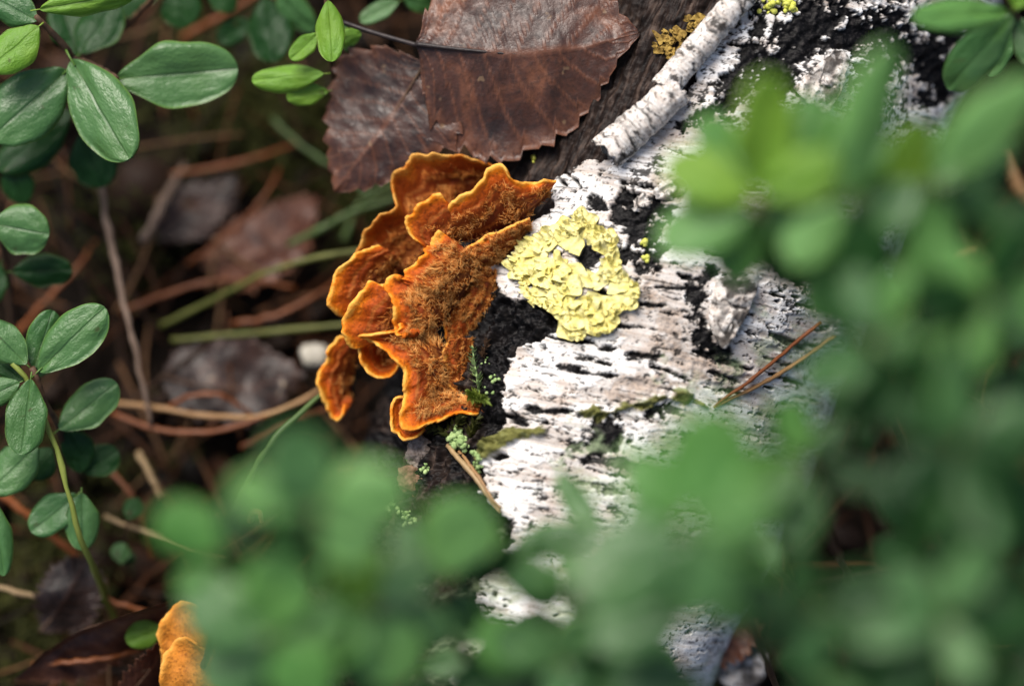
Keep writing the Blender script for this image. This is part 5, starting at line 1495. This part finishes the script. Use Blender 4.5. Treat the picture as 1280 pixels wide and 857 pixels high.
# pale pebble
th, ph = np.meshgrid(np.linspace(0, np.pi, 18), np.linspace(0, 2 * np.pi, 28, endpoint=False), indexing='ij')
sp = np.stack([np.sin(th) * np.cos(ph), np.sin(th) * np.sin(ph), np.cos(th)], -1).reshape(-1, 3)
rd = 1 + 0.24 * fbm(sp[:, 0] * 1.6, sp[:, 1] * 1.6, sp[:, 2] * 1.6, 3, 801)
pc = PZ(393, 445, 13)
i, j = np.meshgrid(np.arange(17), np.arange(28), indexing='ij')
a = (i * 28 + j).ravel(); b = (i * 28 + (j + 1) % 28).ravel()
peb = obj('pebble', new_mesh('pebble', pc + sp * rd[:, None] * np.array([2.9, 2.7, 2.3]) * MM, quads=np.stack([a, b, b + 28, a + 28], 1)), M['stone'])
tag(peb, 'small whitish pebble just left of the lower fungus caps', 'pebble')


# ------------------------------------------------------------------ litter and moss nobody could count
def scatter_xy(n, g, half=0.30):
    p = g.uniform(-half, half, (n * 2, 2))
    q = np.stack([p[:, 0], p[:, 1], np.full(len(p), 0.0)], 1) - A0
    # keep out of the trunk
    d = np.abs(np.cross(q, AX)[:, 2])
    axd = np.hypot(AX[0], AX[1])
    perp = np.abs((p[:, 0] - A0[0]) * AX[1] - (p[:, 1] - A0[1]) * AX[0]) / axd
    return p[perp > 0.036][:n]


g = np.random.default_rng(31)
Vs, Qs, Ts, tones, off = [], [], [], [], 0
xy = scatter_xy(4600, g)
for x, y in xy:
    L = g.uniform(12, 46) * MM; a_ = g.uniform(0, np.pi); r_ = g.uniform(0.22, 0.52) * MM
    d = np.array([math.cos(a_), math.sin(a_), g.normal(0, 0.12)])
    bend = np.array([-d[1], d[0], 0]) * g.normal(0, 0.10) * L
    z = float(ground_z(x, y)) + (g.uniform(0.0, 9.0) if g.random() < 0.75 else g.uniform(9, 18)) * MM
    c0 = np.array([x, y, z])
    s_ = np.linspace(-0.5, 0.5, 6)[:, None]
    V, Q_, T_ = tube_arrays(c0 + s_ * L * d + (0.25 - s_ ** 2) * 2 * bend, r_, 5)
    Vs.append(V); Qs.append(Q_ + off); Ts.append(T_ + off); tones.append(np.full(len(V), np.clip(g.normal(0.60, 0.26), 0, 1))); off += len(V)
tag(obj('needle_litter', new_mesh('needle_litter', np.vstack(Vs), quads=np.vstack(Qs), tris=np.vstack(Ts), attrs={'tone': np.concatenate(tones)}), M['litter']),
    'brown needle litter covering the forest floor', 'litter', kind='stuff')

Vs, Ts, tones, off = [], [], [], 0
for x, y in scatter_xy(2600, g):
    R_ = g.uniform(2.0, 7.0) * MM; nb = 9
    th = np.linspace(0, 2 * np.pi, nb, endpoint=False)
    rr_ = R_ * (0.7 + 0.5 * g.random(nb)); asp = g.uniform(0.45, 1.0); a_ = g.uniform(0, 6.28)
    ex, ey = np.cos(th) * rr_, np.sin(th) * rr_ * asp
    X, Y_ = ex * math.cos(a_) - ey * math.sin(a_), ex * math.sin(a_) + ey * math.cos(a_)
    sl = g.normal(0, 0.35, 2)
    z0 = float(ground_z(x, y)) + g.uniform(0.3, 6) * MM
    Z = z0 + sl[0] * X + sl[1] * Y_ + g.normal(0, 0.10, nb) * R_
    top = np.stack([x + X, y + Y_, Z], 1)
    c_ = np.array([[x, y, z0 + g.normal(0, 0.1) * R_]])
    V = np.vstack([top, c_, top - [0, 0, 0.2 * MM], c_ - [0, 0, 0.2 * MM]])
    i_ = np.arange(nb); i2 = (i_ + 1) % nb
    T_ = np.vstack([np.stack([np.full(nb, nb), i_, i2], 1), np.stack([np.full(nb, 2 * nb + 1), i2 + nb + 1, i_ + nb + 1], 1),
                    np.stack([i_, i_ + nb + 1, i2], 1), np.stack([i2, i_ + nb + 1, i2 + nb + 1], 1)])
    Vs.append(V); Ts.append(T_ + off); tones.append(np.full(len(V), np.clip(g.normal(0.30, 0.2), 0, 0.95))); off += len(V)
tag(obj('leaf_litter', new_mesh('leaf_litter', np.vstack(Vs), tris=np.vstack(Ts), attrs={'tone': np.concatenate(tones)}, smooth=False), M['litter']),
    'dark crumbled leaf litter on the forest floor', 'litter', kind='stuff')


def moss_patch(name, label, spots, n, spread, mat, hgt, seed):
    g = np.random.default_rng(seed)
    Vs, Ts, off = [], [], 0
    for (sx_, sy_, sz_) in spots:
        c_ = PZ(sx_, sy_, sz_)
        for _ in range(n):
            b_ = c_ + np.array([*(g.normal(0, spread, 2) * MM), 0])
            b_[2] = float(ground_z(b_[0], b_[1])) + g.uniform(0, 1) * MM
            ax = np.array([*g.normal(0, 0.45, 2), 1.0]); ax /= np.linalg.norm(ax)
            H = hgt * MM * g.uniform(0.5, 1.1)
            for k_ in range(9):
                f = k_ / 8
                d = np.array([*g.normal(0, 1, 2), 0.5]); d /= np.linalg.norm(d)
                s_ = np.cross(d, ax); s_ /= np.linalg.norm(s_) + 1e-9
                p_ = b_ + ax * H * f
                L = g.uniform(1.6, 2.8) * MM * (1.1 - 0.5 * f)
                Vs += [p_ + s_ * L * 0.16, p_ - s_ * L * 0.16, p_ + d * L + ax * L * 0.4, p_ + d * L * 0.4 + ax * L * 0.4]
                Ts += [(off, off + 1, off + 3), (off + 1, off + 2, off + 3), (off, off + 3, off + 2)]; off += 4
    tag(obj(name, new_mesh(name, np.array(Vs), tris=np.array(Ts)), M[mat]), label, 'moss', kind='stuff')


moss_patch('moss', 'olive moss among the litter left of the log', [(385, 150, 0), (350, 130, 0), (430, 190, 0), (400, 230, 0), (270, 150, 0), (460, 250, 0), (300, 120, 0), (240, 60, 0)], 75, 8, 'moss', 12, 1)
moss_patch('moss', 'dark moss in the lower left corner', [(20, 700, 0), (40, 800, 0), (70, 690, 0), (10, 760, 0), (200, 640, 0), (150, 290, 0), (60, 600, 0), (1180, 330, 0), (1230, 140, 0)], 70, 8, 'moss', 11, 2)
